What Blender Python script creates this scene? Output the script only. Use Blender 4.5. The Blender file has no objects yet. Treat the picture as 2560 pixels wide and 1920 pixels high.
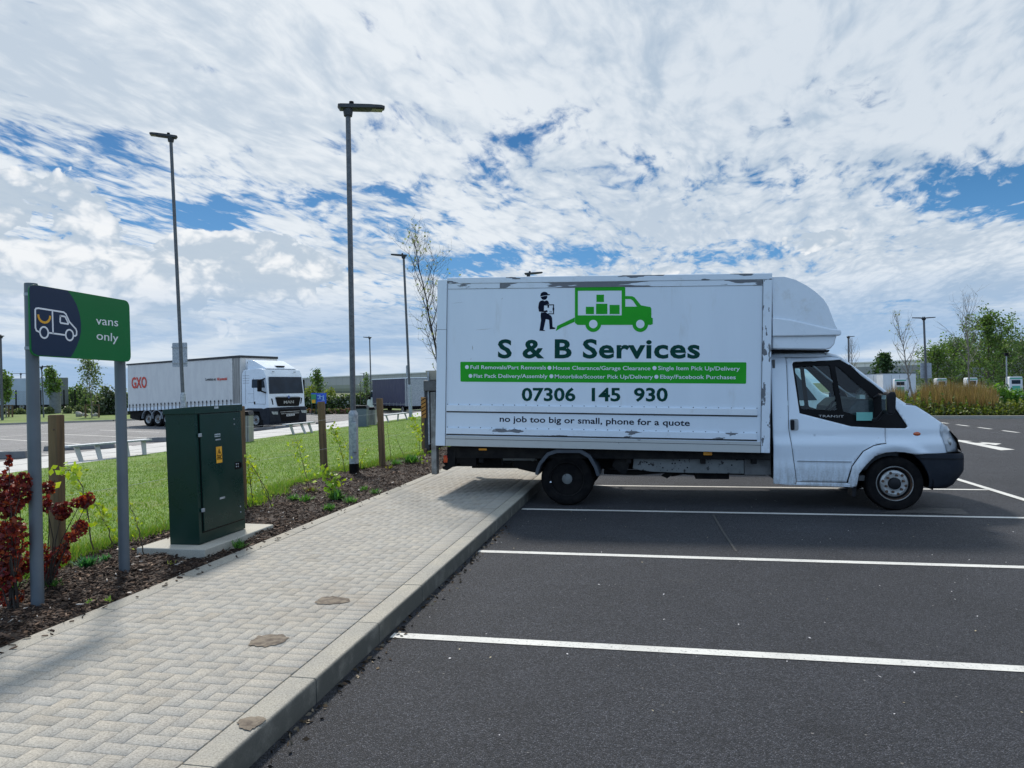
import bpy, bmesh, math, random
import numpy as np
from mathutils import Vector, Matrix
from mathutils.geometry import tessellate_polygon
PI=math.pi; R_=math.radians
scn=bpy.context.scene
COL=scn.collection
# ---------------- camera ----------------
FPX=1775.; CX,CY=1280.,960.; EYE=1.52
_yaw=R_(10.96); _rho=.0157; _pit=math.atan(7.2/FPX)
_r0=Vector((math.cos(_yaw),math.sin(_yaw),0)); _f0=Vector((-math.sin(_yaw),math.cos(_yaw),0)); _u0=Vector((0,0,1))
CF=math.cos(_pit)*_f0+math.sin(_pit)*_u0; _U=-math.sin(_pit)*_f0+math.cos(_pit)*_u0
CR=math.cos(_rho)*_r0-math.sin(_rho)*_U; CU=math.sin(_rho)*_r0+math.cos(_rho)*_U
CO=Vector((0,0,EYE))
cd=bpy.data.cameras.new('camera'); cam=bpy.data.objects.new('camera',cd); COL.objects.link(cam)
cd.sensor_width=36; cd.lens=FPX/2560*36; cd.clip_end=6000; cd.clip_start=.05
m3=Matrix((CR,CU,-CF)).transposed(); cam.matrix_world=Matrix.Translation(CO)@m3.to_4x4()
scn.camera=cam
# survey helpers: a measured sight line cut with the real plane a thing stands on
def ray(px,py): return CF+CR*((px-CX)/FPX)-CU*((py-CY)/FPX)
def G(px,py,z=0.): d=ray(px,py); return CO+d*((z-EYE)/d.z)
def OY(px,py,Y): d=ray(px,py); return CO+d*(Y/d.y)
def OX(px,py,X): d=ray(px,py); return CO+d*(X/d.x)
def AT(px,py,D): return CO+ray(px,py)*D
def GD(px,D,z=0.):
    a=(px-CX)/FPX; b=(CF.z+CR.z*a-(z-EYE)/D)/CU.z
    return CO+(CF+CR*a-CU*b)*D
ZS=dict(A=(0,680,2.765),B=(0,1100,2.765),C=(700,880,5.53),D=(300,860,4.424),E=(1000,880,4.1475),F=(1050,660,3.403),G=(1650,660,3.318),H=(1880,860,3.687),a=(2060,720,4.366),b=(1050,1050,4.424),c=(1500,1050,3.687),d=(560,1000,4.096),e=(300,1400,2.765),g=(0,880,5.53),h=(380,980,3.95),z=(0,0,.86406),i=(2340,1000,10.055),j=(0,1350,4.424))
def S(k,x,y): o=ZS[k]; return (o[0]+x/o[2],o[1]+y/o[2])
# ---------------- light ----------------
scn.view_settings.view_transform='Standard'; scn.view_settings.look='None'; scn.view_settings.exposure=0; scn.view_settings.gamma=1
scn.render.engine='CYCLES'
SUNV=Vector((-.50,.70,1.0)).normalized()
sl=bpy.data.lights.new('sun','SUN'); sl.energy=3.9; sl.angle=R_(5.5); sl.color=(1,.94,.85)
so=bpy.data.objects.new('sun',sl); COL.objects.link(so); so.location=(-20,30,60)
so.rotation_euler=(-SUNV).to_track_quat('-Z','Y').to_euler()
# ---------------- node helper ----------------
SKY2D=True
class NT:
    def __init__(s,nt): s.t=nt; s.n=nt.nodes; s.l=nt.links; s.n.clear()
    def N(s,t,ins=None,**k):
        n=s.n.new(t)
        for a,v in k.items(): setattr(n,a,v)
        for a,v in (ins or {}).items():
            if isinstance(v,bpy.types.NodeSocket): s.l.new(v,n.inputs[a])
            else: n.inputs[a].default_value=v
        return n
    def m(s,op,a,b=None,c=None,clamp=False):
        n=s.n.new('ShaderNodeMath'); n.operation=op; n.use_clamp=clamp
        for i,v in enumerate((a,b,c)):
            if v is None: continue
            if isinstance(v,bpy.types.NodeSocket): s.l.new(v,n.inputs[i])
            else: n.inputs[i].default_value=v
        return n.outputs[0]
    def mix(s,f,a,b,bt='MIX'):
        n=s.n.new('ShaderNodeMix'); n.data_type='RGBA'; n.blend_type=bt
        for i,v in ((0,f),(6,a),(7,b)):
            if isinstance(v,bpy.types.NodeSocket): s.l.new(v,n.inputs[i])
            else: n.inputs[i].default_value=(tuple(v)+(1,))[:4] if i else v
        return n.outputs[2]
    def rng(s,v,a,b,c=0.,d=1.,t='SMOOTHSTEP'):
        n=s.n.new('ShaderNodeMapRange'); n.interpolation_type=t
        s.l.new(v,n.inputs[0])
        for i,x in ((1,a),(2,b),(3,c),(4,d)): n.inputs[i].default_value=x
        return n.outputs[0]
    def noise(s,vec,scale,detail=6,rough=.55,dist=0.,w=None):
        n=s.n.new('ShaderNodeTexNoise')
        if SKY2D: n.noise_dimensions='2D'
        if vec is not None: s.l.new(vec,n.inputs['Vector'])
        n.inputs['Scale'].default_value=scale; n.inputs['Detail'].default_value=detail
        n.inputs['Roughness'].default_value=rough; n.inputs['Distortion'].default_value=dist
        return n.outputs[0]
    def map(s,vec,loc=(0,0,0),rot=(0,0,0),sc=(1,1,1),t='POINT'):
        n=s.n.new('ShaderNodeMapping'); n.vector_type=t; s.l.new(vec,n.inputs[0])
        n.inputs[1].default_value=loc; n.inputs[2].default_value=rot; n.inputs[3].default_value=sc
        return n.outputs[0]
# ---------------- sky ----------------
BACK_FILL=(4.7,7.2,10.8)
w=bpy.data.worlds.new('World'); scn.world=w; w.use_nodes=True
T=NT(w.node_tree)
tc=T.N('ShaderNodeTexCoord').outputs['Generated']
nrm=T.N('ShaderNodeVectorMath',{0:tc},operation='NORMALIZE').outputs[0]
sx=T.N('ShaderNodeSeparateXYZ',{0:nrm}); X,Y,Z=sx.outputs
Zc=T.m('MAXIMUM',Z,0.)
den=T.m('ADD',Zc,.09)
Pv=T.N('ShaderNodeCombineXYZ',{0:T.m('DIVIDE',X,den),1:T.m('DIVIDE',Y,den)}).outputs[0]
az=T.m('ARCTAN2',X,Y); el=T.m('ARCSINE',Z)
AE=T.N('ShaderNodeCombineXYZ',{0:az,1:el}).outputs[0]
def blob(x,y,rx,ry,ang=0.,lo=1.,hi=.0):
    # x,y,rx,ry measured on the 2212 px wide sheet -> azimuth/elevation of the sky
    d=ray(x/.86406,y/.86406).normalized(); ca=math.atan2(d.x,d.y); ce=math.asin(d.z)
    k=1/1534.
    mp=T.map(AE,(ca,ce,0),(0,0,-R_(ang)),(rx*k*math.cos(0),ry*k,1),'TEXTURE')
    L=T.N('ShaderNodeVectorMath',{0:mp},operation='LENGTH').outputs['Value']
    return T.rng(L,lo,hi)
# streaked high cloud (streets run to azimuth ~7 deg)
st=T.map(T.map(Pv,(0,0,0),(0,0,R_(7))),(3.1,1.7,0),(0,0,0),(1.,.50,1))
wc=T.N('ShaderNodeTexNoise',{'Vector':st,'Scale':1.6,'Detail':4.},noise_dimensions='2D').outputs['Color']
wv=T.N('ShaderNodeVectorMath',{0:wc,1:(.5,.5,.5)},operation='SUBTRACT').outputs[0]
st2=T.N('ShaderNodeVectorMath',{0:st,1:T.N('ShaderNodeVectorMath',{0:wv,'Scale':.27},operation='SCALE').outputs[0]},operation='ADD').outputs[0]
n1=T.noise(st2,1.7,8,.58,.1)
n2=T.noise(st2,5.,8,.62,.1)
n3=T.noise(st2,26.,5,.65,.25)
vo=T.N('ShaderNodeTexVoronoi',{'Vector':st2,'Scale':13.,'Smoothness':.7,'Detail':2.,'Roughness':.55},feature='SMOOTH_F1',voronoi_dimensions='2D').outputs['Distance']
gap=None
for g in [(70,312,250,46,-6,.62),(330,372,260,46,-14,.42),(560,450,300,52,-11,.46),(830,498,190,52,-8,.44),(420,150,130,26,-8,.30),(270,292,60,30,-25,.3),(820,262,110,40,-18,.52),(930,290,90,44,-15,.42),(1140,262,130,70,0,.46),(1045,350,130,80,-10,.50),(880,400,110,44,0,.4),(990,568,210,40,-3,.7),(700,330,90,30,-12,.32),(960,210,120,40,-12,.25),(1400,540,150,26,0,.30),(1580,556,190,34,4,.5),(2150,414,250,66,16,.62),(480,448,120,26,0,.2),(1240,545,190,34,0,.3),(1600,400,220,70,10,.28),(1360,400,180,60,0,.26),(1290,580,140,26,0,.4),(300,440,260,60,-10,.22),(200,540,200,30,0,.15)]:
    b=T.m('MULTIPLY',blob(*g[:5],1.45,.0),g[5]*1.06); gap=b if gap is None else T.m('ADD',gap,b)
cov=T.m('MULTIPLY_ADD',n1,1.5,-.75); cov=T.m('MULTIPLY_ADD',n2,1.3,T.m('ADD',cov,-.65)); cov=T.m('MULTIPLY_ADD',n3,.75,T.m('ADD',cov,-.375))
cov=T.m('MULTIPLY_ADD',vo,-.42,T.m('ADD',cov,.395))
low=T.rng(el,.27,.47,.0,.22)
cov=T.m('ADD',T.m('SUBTRACT',T.m('ADD',cov,.50),gap),low)
mask=T.m('POWER',T.rng(cov,-.10,.42),.8)
# cumulus bank low on the left
cm=T.map(AE,(0,0,0),(0,0,0),(1.,1.5,1))
cwc=T.N('ShaderNodeTexNoise',{'Vector':cm,'Scale':14.,'Detail':4.},noise_dimensions='2D').outputs['Color']
cm2=T.N('ShaderNodeVectorMath',{0:cm,1:T.N('ShaderNodeVectorMath',{0:cwc,'Scale':.035},operation='SCALE').outputs[0]},operation='ADD').outputs[0]
vcol=T.noise(cm2,9.,9,.6,.1)
big=T.noise(cm,3.2,3,.5,.0)
bank=T.m('ADD',T.m('ADD',blob(300,620,620,150,3,1.,.2),blob(540,560,270,95,0,1.,.3)),T.m('ADD',blob(1750,522,150,42,0,1.,.2),blob(60,450,240,110,-8,1.,.3)))
bank=T.m('MINIMUM',T.m('ADD',bank,T.m('ADD',blob(1440,585,70,30,0,1.,.2),blob(730,760,40,14,0,1.,.2))),1.)
cvo=T.N('ShaderNodeTexVoronoi',{'Vector':cm2,'Scale':17.,'Smoothness':.5,'Detail':3.,'Roughness':.6},feature='SMOOTH_F1',voronoi_dimensions='2D').outputs['Distance']
vcol=T.m('MULTIPLY_ADD',cvo,-.22,T.m('ADD',vcol,.17))
cumv=T.m('ADD',T.m('MULTIPLY',bank,.42),T.m('MULTIPLY',vcol,.75))
cum=T.rng(cumv,.63,.67)
up_=T.noise(T.N('ShaderNodeVectorMath',{0:cm2,1:(.006,.022,0)},operation='ADD').outputs[0],9.,9,.6,.1)
cumsh=T.rng(T.m('ADD',T.m('MULTIPLY',T.m('SUBTRACT',up_,vcol),1.9),T.m('MULTIPLY_ADD',big,.9,T.m('MULTIPLY_ADD',cvo,.55,.12))),.62,1.30)
# colours
sky=T.N('ShaderNodeTexSky',sky_type='NISHITA',sun_disc=False,sun_elevation=math.asin(SUNV.z),sun_rotation=math.atan2(SUNV.x,SUNV.y),altitude=50,air_density=1.,dust_density=.3,ozone_density=4.)
skyc=T.N('ShaderNodeHueSaturation',{'Color':sky.outputs[0],'Saturation':1.36,'Value':.66}).outputs[0]
skyc=T.mix(T.rng(el,.34,.12,0.,.65),skyc,(1.35,3.7,7.4))
sh=T.m('MULTIPLY_ADD',T.noise(st2,.9,4,.5,.1),1.3,T.m('MULTIPLY_ADD',T.noise(st2,3.2,8,.62,.3),1.25,T.m('MULTIPLY',n3,.45)))
sh=T.rng(T.m('MULTIPLY_ADD',vo,.45,sh),1.42,2.20)
white=(8.25,8.75,9.25); grey=(4.5,5.55,6.8)
rightg=T.m('ADD',blob(1950,150,950,380,10,1.2,.1),blob(1500,700,1500,70,0,1.,.0))
shd=T.m('MULTIPLY_ADD',rightg,.34,T.m('MULTIPLY_ADD',sh,.68,.06),clamp=True)
shd=T.m('ADD',shd,T.m('MULTIPLY',T.m('ADD',blob(1930,345,110,34,8,1.,.1),blob(2120,620,120,50,0,1.,.1)),.5),clamp=True)
cc=T.mix(shd,white,grey)
base=T.mix(mask,skyc,cc)
c2=T.mix(cumsh,(9.2,9.4,9.6),(5.0,5.95,7.0))
base=T.mix(T.m('MULTIPLY',cum,.93),base,c2)
# low haze band with streak clouds
hzn=T.noise(T.map(AE,(0,0,0),(0,0,0),(1.,9.,1)),2.6,8,.58,.5)
hz=T.rng(el,.17,.04)
hcol=T.mix(T.rng(hzn,.40,.66),(3.1,4.8,7.2),(6.8,7.7,8.7))
base=T.mix(T.m('MULTIPLY',hz,.84),base,hcol)
# unseen sky behind the camera, made bright blue as added fill light
base=T.mix(T.rng(Y,.05,-.45,0.,.8),base,BACK_FILL)
base=T.mix(T.rng(Z,.0,-.06),base,(1.2,1.25,1.2))
bg=T.N('ShaderNodeBackground',{'Color':base,'Strength':.1})
T.N('ShaderNodeOutputWorld',{0:bg.outputs[0]})
try: w.cycles.sampling_method='MANUAL'; w.cycles.sample_map_resolution=1024
except Exception: pass

SKY2D=False
# ---------------- materials ----------------
MATS={}
def lin(c): return tuple((v/12.92 if v<=.04045 else ((v+.055)/1.055)**2.4) for v in [x/255. for x in c])
def newmat(name):
    m=bpy.data.materials.new(name); m.use_nodes=True; return m,NT(m.node_tree)
def mat(name,c1,c2=None,rough=.5,metal=0.,scale=4.,bump=0.,bscale=60.,spec=.5,lo=.35,hi=.65,detail=5,stretch=(1,1,1),coat=0.,dirt=None,dlo=.55,dhi=.75,dscale=2.,emit=None):
    if name in MATS: return MATS[name]
    m,T=newmat(name); tc=T.N('ShaderNodeTexCoord').outputs['Object']; v=T.map(tc,sc=stretch)
    c2=c2 or tuple(x*.82 for x in c1)
    n=T.noise(v,scale,detail,.6); f=T.rng(n,lo,hi); col=T.mix(f,c1,c2)
    if dirt: col=T.mix(T.rng(T.noise(v,dscale,8,.65,.3),dlo,dhi),col,dirt)
    ins={'Base Color':col,'Metallic':metal,'Specular IOR Level':spec,'Coat Weight':coat,'Coat Roughness':.08}
    r=T.rng(T.noise(v,scale*2.3,4,.6),.3,.7,max(.02,rough-.08),min(1,rough+.08)); ins['Roughness']=r
    if bump:
        b=T.N('ShaderNodeBump',{'Height':T.noise(v,bscale,6,.6),'Strength':min(1,bump),'Distance':.01}); ins['Normal']=b.outputs[0]
    p=T.N('ShaderNodeBsdfPrincipled',ins)
    T.N('ShaderNodeOutputMaterial',{0:p.outputs[0]}); MATS[name]=m; return m
def attrmat(name,rough=.7,trans=0.,spec=.3,vary=.25,nscale=3.,bump=0,bscale=100,mult=1.):
    m,T=newmat(name); a=T.N('ShaderNodeAttribute',attribute_name='Col').outputs['Color']
    tc=T.N('ShaderNodeTexCoord').outputs['Object']
    n=T.rng(T.noise(tc,nscale,4,.6),.3,.7,1-vary,1+vary,'LINEAR')
    col=T.mix(1.,a,T.N('ShaderNodeCombineXYZ',{0:n,1:n,2:n}).outputs[0],'MULTIPLY')
    ins={'Base Color':col,'Roughness':rough,'Specular IOR Level':spec}
    if bump: ins['Normal']=T.N('ShaderNodeBump',{'Height':T.noise(tc,bscale,6,.6),'Strength':bump,'Distance':.005}).outputs[0]
    p=T.N('ShaderNodeBsdfPrincipled',ins); out=p.outputs[0]
    if trans:
        tr=T.N('ShaderNodeBsdfTranslucent',{'Color':T.mix(1.,col,(1.25,1.35,.6),'MULTIPLY')})
        out=T.N('ShaderNodeMixShader',{0:trans,1:p.outputs[0],2:tr.outputs[0]}).outputs[0]
    T.N('ShaderNodeOutputMaterial',{0:out}); MATS[name]=m; return m
M_leaf=attrmat('leaf',.5,.35,.4); M_petal=attrmat('petal',.5,.15,.4); M_chip=attrmat('wood_chip',.8,0,.2,.2,30.)
M_blade=attrmat('grass_blade',.55,.4,.35,.12,.8)
def asphalt(name,c1,c2,cell=130.,pale=.18,bump=.9,big=.25,specks=True,dist=.006):
    m,T=newmat(name); tc=T.N('ShaderNodeTexCoord').outputs['Object']
    vo=T.N('ShaderNodeTexVoronoi',{'Vector':tc,'Scale':cell}); vd=T.N('ShaderNodeTexVoronoi',{'Vector':tc,'Scale':cell},feature='DISTANCE_TO_EDGE')
    rnd=T.N('ShaderNodeSeparateColor',{0:vo.outputs['Color']}).outputs[0]
    col=T.mix(T.rng(rnd,.1,.95,t='LINEAR'),c1,c2)
    col=T.mix(T.rng(vd.outputs[0],.0,.12,1.,0.),col,tuple(x*.35 for x in c1))
    bigf=T.noise(tc,.35,6,.62,.6)
    k=T.rng(bigf,.3,.7,1-big,1+big,'LINEAR'); col=T.mix(1.,col,T.N('ShaderNodeCombineXYZ',{0:k,1:k,2:k}).outputs[0],'MULTIPLY')
    k2=T.rng(T.noise(tc,2.2,5,.6),.3,.7,.88,1.12,'LINEAR'); col=T.mix(1.,col,T.N('ShaderNodeCombineXYZ',{0:k2,1:k2,2:k2}).outputs[0],'MULTIPLY')
    # dusty tyre scuffs
    du=T.rng(T.noise(T.map(tc,sc=(.5,1.6,1)),.9,8,.7,.8),.6,.78,0.,pale); col=T.mix(du,col,(.16,.155,.14))
    oil=T.rng(T.noise(T.map(tc,(3,1,0)),1.3,6,.6,.8),.60,.74,0.,.5); col=T.mix(oil,col,tuple(x*.5 for x in c1))
    if specks:
        sp=T.N('ShaderNodeTexVoronoi',{'Vector':tc,'Scale':45.}); sr=T.N('ShaderNodeSeparateColor',{0:sp.outputs['Color']}).outputs[1]
        f=T.m('MULTIPLY',T.m('GREATER_THAN',sr,.993),T.m('LESS_THAN',sp.outputs['Distance'],.28)); col=T.mix(f,col,(.22,.21,.2))
    h=T.m('ADD',T.m('MULTIPLY',T.m('MINIMUM',vd.outputs[0],.25),3.),T.m('MULTIPLY',rnd,.6))
    b=T.N('ShaderNodeBump',{'Height':h,'Strength':bump,'Distance':dist})
    p=T.N('ShaderNodeBsdfPrincipled',{'Base Color':col,'Roughness':.72,'Specular IOR Level':.42,'Normal':b.outputs[0]})
    T.N('ShaderNodeOutputMaterial',{0:p.outputs[0]}); MATS[name]=m; return m
M_asph=asphalt('asphalt',(.023,.024,.030),(.095,.099,.118),125.,.22,1.,.24,True,.008)
M_asph2=asphalt('asphalt_lorry_park',(.11,.112,.12),(.20,.2,.21),40.,.3,.3)
def concrete(name,c1,c2,speck=.5,bump=.35,stain=(.22,.19,.15),sscale=.9,attr=False,slo=.52,shi=.8,sa=.55,riser_shade=False):
    m,T=newmat(name); tc=T.N('ShaderNodeTexCoord').outputs['Object']
    col=T.mix(T.rng(T.noise(tc,3.,5,.6),.3,.7),c1,c2)
    if attr: col=T.mix(1.,col,T.N('ShaderNodeAttribute',attribute_name='Col').outputs['Color'],'MULTIPLY')
    g=T.noise(tc,110.,5,.8); g2=T.noise(tc,420.,2,.7)
    k=T.rng(g,.36,.62,1-speck,1.+speck*.45,'LINEAR'); col=T.mix(1.,col,T.N('ShaderNodeCombineXYZ',{0:k,1:k,2:k}).outputs[0],'MULTIPLY')
    sv=T.rng(T.noise(tc,sscale,8,.62,.5),slo,shi,0.,sa); col=T.mix(sv,col,stain)
    if riser_shade:
        sp_=T.N('ShaderNodeSeparateXYZ',{0:tc}).outputs; q=T.m('MULTIPLY',T.rng(sp_[0],-1.626,-1.612,0.,1.,'LINEAR'),T.rng(T.noise(tc,5.,7,.65),.25,.55,.55,.95)); col=T.mix(q,col,(.085,.085,.075))  # shade of the kerb's road face put into its colour, broken by noise
    b=T.N('ShaderNodeBump',{'Height':T.m('ADD',g,g2),'Strength':bump,'Distance':.004})
    p=T.N('ShaderNodeBsdfPrincipled',{'Base Color':col,'Roughness':.85,'Specular IOR Level':.3,'Normal':b.outputs[0]})
    T.N('ShaderNodeOutputMaterial',{0:p.outputs[0]}); MATS[name]=m; return m
M_paver=concrete('paver',(.385,.36,.315),(.345,.325,.29),.42,.3,(.26,.215,.165),.8,True)
M_kerb=concrete('kerb_stone',(.40,.37,.31),(.33,.315,.28),.4,.5,(.20,.17,.13),1.4,False,.56,.8,.5)
M_kerbr=concrete('kerb_stone_shaded_riser',(.40,.37,.31),(.33,.315,.28),.4,.5,(.20,.17,.13),1.4,False,.56,.8,.5,True)
M_path=concrete('path_concrete',(.52,.51,.49),(.46,.455,.44),.08,.1,(.34,.33,.31),.5,False,.55,.85,.3)
M_conc=concrete('plinth_concrete',(.50,.47,.40),(.42,.40,.35),.25,.3)
M_paint=None
def linepaint():
    m,T=newmat('line_paint'); tc=T.N('ShaderNodeTexCoord').outputs['Object']
    w_=T.rng(T.noise(tc,60.,7,.8),.36,.46); w2=T.rng(T.noise(tc,2.,6,.7),.3,.6,.75,1.)
    col=T.mix(T.m('MULTIPLY',w_,w2),(.15,.15,.15),(.64,.63,.59))
    b=T.N('ShaderNodeBump',{'Height':T.noise(tc,120.,4,.7),'Strength':.6,'Distance':.003})
    p=T.N('ShaderNodeBsdfPrincipled',{'Base Color':col,'Roughness':.6,'Normal':b.outputs[0]}); T.N('ShaderNodeOutputMaterial',{0:p.outputs[0]}); return m
M_line=linepaint()
def flaked(name,amount,sc=(3.,9.,9.),under=(.13,.14,.16),c=(.68,.75,.83)):
    m,T=newmat(name); tc=T.N('ShaderNodeTexCoord').outputs['Object']
    n=T.noise(T.map(tc,sc=sc),1.,4,.5,.15); f=T.rng(n,amount,amount+.012)
    col=T.mix(f,c,under); col=T.mix(T.rng(T.noise(tc,7.,8,.7),.5,.8,0.,.35),col,(.33,.32,.29))
    b=T.N('ShaderNodeBump',{'Height':T.m('SUBTRACT',1.,f),'Strength':.5,'Distance':.002})
    p=T.N('ShaderNodeBsdfPrincipled',{'Base Color':col,'Roughness':.45,'Normal':b.outputs[0]}); T.N('ShaderNodeOutputMaterial',{0:p.outputs[0]}); return m
def glassmat(name,tint,fres=1.45,rough=0.,dark=1.):
    m,T=newmat(name); tc=T.N('ShaderNodeTexCoord').outputs['Object']
    d=T.rng(T.noise(tc,3.,4,.6),.3,.7,.94,1.,'LINEAR')
    tr=T.N('ShaderNodeBsdfTransparent',{'Color':T.mix(d,tuple(x*.9 for x in tint),tint)}); gl=T.N('ShaderNodeBsdfGlossy',{'Roughness':rough,'Color':(1,1,1,1)})
    fr=T.N('ShaderNodeFresnel',{'IOR':fres}).outputs[0]
    out=T.N('ShaderNodeMixShader',{0:fr,1:tr.outputs[0],2:gl.outputs[0]}); T.N('ShaderNodeOutputMaterial',{0:out.outputs[0]}); return m
M_glass=glassmat('vehicle_glass',(.72,.86,.84)); M_lens=glassmat('lens_glass',(.9,.92,.95),1.6)
M_glassd=mat('dark_windscreen',(.008,.018,.032),(.014,.028,.048),.08,0,2.,spec=.25)
M_white=mat('white_paint',(.73,.79,.86),(.67,.73,.80),.30,0,1.2,coat=.35,dirt=(.50,.49,.46),dlo=.56,dhi=.86,dscale=3.)
M_box=mat('box_panel',(.70,.775,.86),(.66,.735,.82),.42,0,.8,coat=.1,dirt=(.47,.48,.47),dlo=.56,dhi=.92,dscale=3.,stretch=(1.6,1.6,.30))
def cabpaint():
    m,T=newmat('cab_paint'); tc=T.N('ShaderNodeTexCoord').outputs['Object']
    z=T.N('ShaderNodeSeparateXYZ',{0:T.N('ShaderNodeNewGeometry').outputs['Position']}).outputs[2]
    st=T.noise(T.map(tc,sc=(12,12,2.)),1.,7,.7); sp=T.noise(tc,60.,5,.7)
    d=T.m('MULTIPLY',T.rng(z,.72,.30),T.rng(T.m('ADD',T.m('MULTIPLY',st,.7),T.m('MULTIPLY',sp,.3)),.36,.66),clamp=True)
    col=T.mix(T.m('MULTIPLY',d,.62),(.71,.78,.86),(.22,.205,.17))
    col=T.mix(T.rng(sp,.68,.72),col,(.25,.2,.16))
    p=T.N('ShaderNodeBsdfPrincipled',{'Base Color':col,'Roughness':T.m('MULTIPLY_ADD',d,.35,.28),'Coat Weight':.3,'Coat Roughness':.08}); T.N('ShaderNodeOutputMaterial',{0:p.outputs[0]}); return m
M_cab=cabpaint()
M_black=mat('black_plastic',(.009,.010,.012),(.017,.017,.02),.5,0,5.,.15,90.,spec=.18)
M_trim=mat('black_trim',(.003,.003,.004),(.006,.006,.007),.4,0,5.,spec=.12)
M_bump=mat('bumper_plastic',(.011,.015,.023),(.018,.022,.03),.55,0,4.,.1,120.,spec=.2)
M_rub=mat('tyre_rubber',(.007,.007,.008),(.014,.013,.013),.85,0,9.,.3,60.,spec=.06)
M_chas=mat('chassis_black',(.008,.008,.009),(.018,.017,.016),.8,0,6.,.3,40.,spec=.15)
M_chasg=mat('chassis_grey',(.17,.18,.18),(.11,.12,.12),.6,.2,3.,.2,40.,dirt=(.02,.02,.02),dlo=.6,dhi=.62,dscale=12.)
M_steel=mat('worn_steel',(.30,.30,.29),(.17,.165,.155),.5,.6,8.,.2,50.,dirt=(.16,.10,.06),dlo=.6,dhi=.75,dscale=6.)
M_galv=mat('galvanised_steel',(.40,.43,.46),(.26,.29,.33),.5,.35,22.,.1,80.,lo=.4,hi=.6)
M_rim=mat('rim_silver',(.42,.43,.43),(.30,.30,.29),.4,.5,9.,.1,60.,dirt=(.09,.06,.04),dlo=.58,dhi=.7,dscale=9.)
M_rust=mat('rusty_iron',(.13,.07,.04),(.05,.035,.03),.8,.2,30.,.4,60.)
M_amber=mat('amber_lens',(.85,.36,.02),(.7,.27,.01),.25,0,9.,coat=.6)
M_red=mat('red_lens',(.5,.03,.02),(.6,.12,.02),.25,0,9.,coat=.6)
M_dkgreen=mat('vinyl_dark_green',(.001,.045,.034),(.002,.052,.04),.5,0,3.,spec=.12)
M_lime=mat('vinyl_lime',(.022,.36,.022),(.018,.32,.02),.5,0,2.,spec=.15)
M_navyt=mat('vinyl_navy',(.003,.006,.02),(.004,.008,.024),.5,0,3.,spec=.1)
M_wtext=mat('vinyl_white',(.70,.76,.84),(.66,.72,.80),.4,0,3.)
M_cabg=mat('cabinet_green',(.003,.024,.019),(.004,.030,.023),.34,0,1.5,.04,250.,spec=.32,dirt=(.016,.034,.028),dlo=.6,dhi=.98)
M_wood=mat('post_wood',(.17,.105,.05),(.085,.055,.03),.8,0,1.,.5,8.,stretch=(14,14,1.2),detail=8)
M_grey=mat('grey_paint',(.115,.14,.165),(.095,.118,.14),.45,.1,3.,.05,100.)
M_dgrey=mat('dark_grey_metal',(.045,.05,.055),(.03,.033,.037),.5,.4,6.,.1,50.)
M_polet=mat('pole_grey',(.115,.122,.135),(.085,.092,.104),.5,.35,18.,.15,80.,lo=.42,hi=.58)
M_sgreen=mat('sign_green',(.004,.15,.035),(.004,.135,.032),.35,0,1.,spec=.3)
M_snavy=mat('sign_navy',(.010,.025,.065),(.009,.023,.06),.35,0,1.,spec=.3)
M_swhite=mat('sign_white',(.78,.8,.85),(.72,.75,.8),.35,0,2.)
M_yel=mat('warning_yellow',(.75,.38,.02),(.68,.33,.02),.4,0,4.)
M_curt=mat('curtain_white',(.66,.65,.63),(.60,.59,.58),.55,0,2.,.2,2.5,stretch=(1.5,1.5,.5))
M_curtb=mat('curtain_blue',(.022,.025,.075),(.03,.033,.09),.5,0,1.5,.5,3.,stretch=(2,2,.4))
M_orange=mat('vinyl_orange_red',(.62,.045,.02),(.58,.04,.02),.45,0,2.)
M_bark=mat('bark',(.10,.085,.07),(.06,.05,.04),.85,0,6.,.6,20.,stretch=(3,3,1))
M_barkp=mat('bark_pale',(.22,.20,.17),(.14,.125,.105),.85,0,6.,.5,20.,stretch=(3,3,1))
M_barkd=mat('bark_dark',(.045,.036,.03),(.03,.025,.02),.85,0,6.,.5,20.,stretch=(3,3,1))
M_stone=mat('boulder_stone',(.34,.32,.28),(.2,.19,.17),.85,0,2.5,.8,6.)
M_seat=mat('seat_fabric',(.03,.032,.038),(.05,.052,.058),.9,0,20.,.4,150.)
M_teal=mat('teal_card',(.18,.50,.46),(.16,.46,.42),.5,0,3.)
M_plate=mat('number_plate',(.8,.8,.76),(.76,.76,.72),.4,0,3.)
M_slat=mat('slat_panel',(.34,.33,.31),(.22,.215,.21),.6,.1,1.,.3,20.,stretch=(12,12,1))
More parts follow.
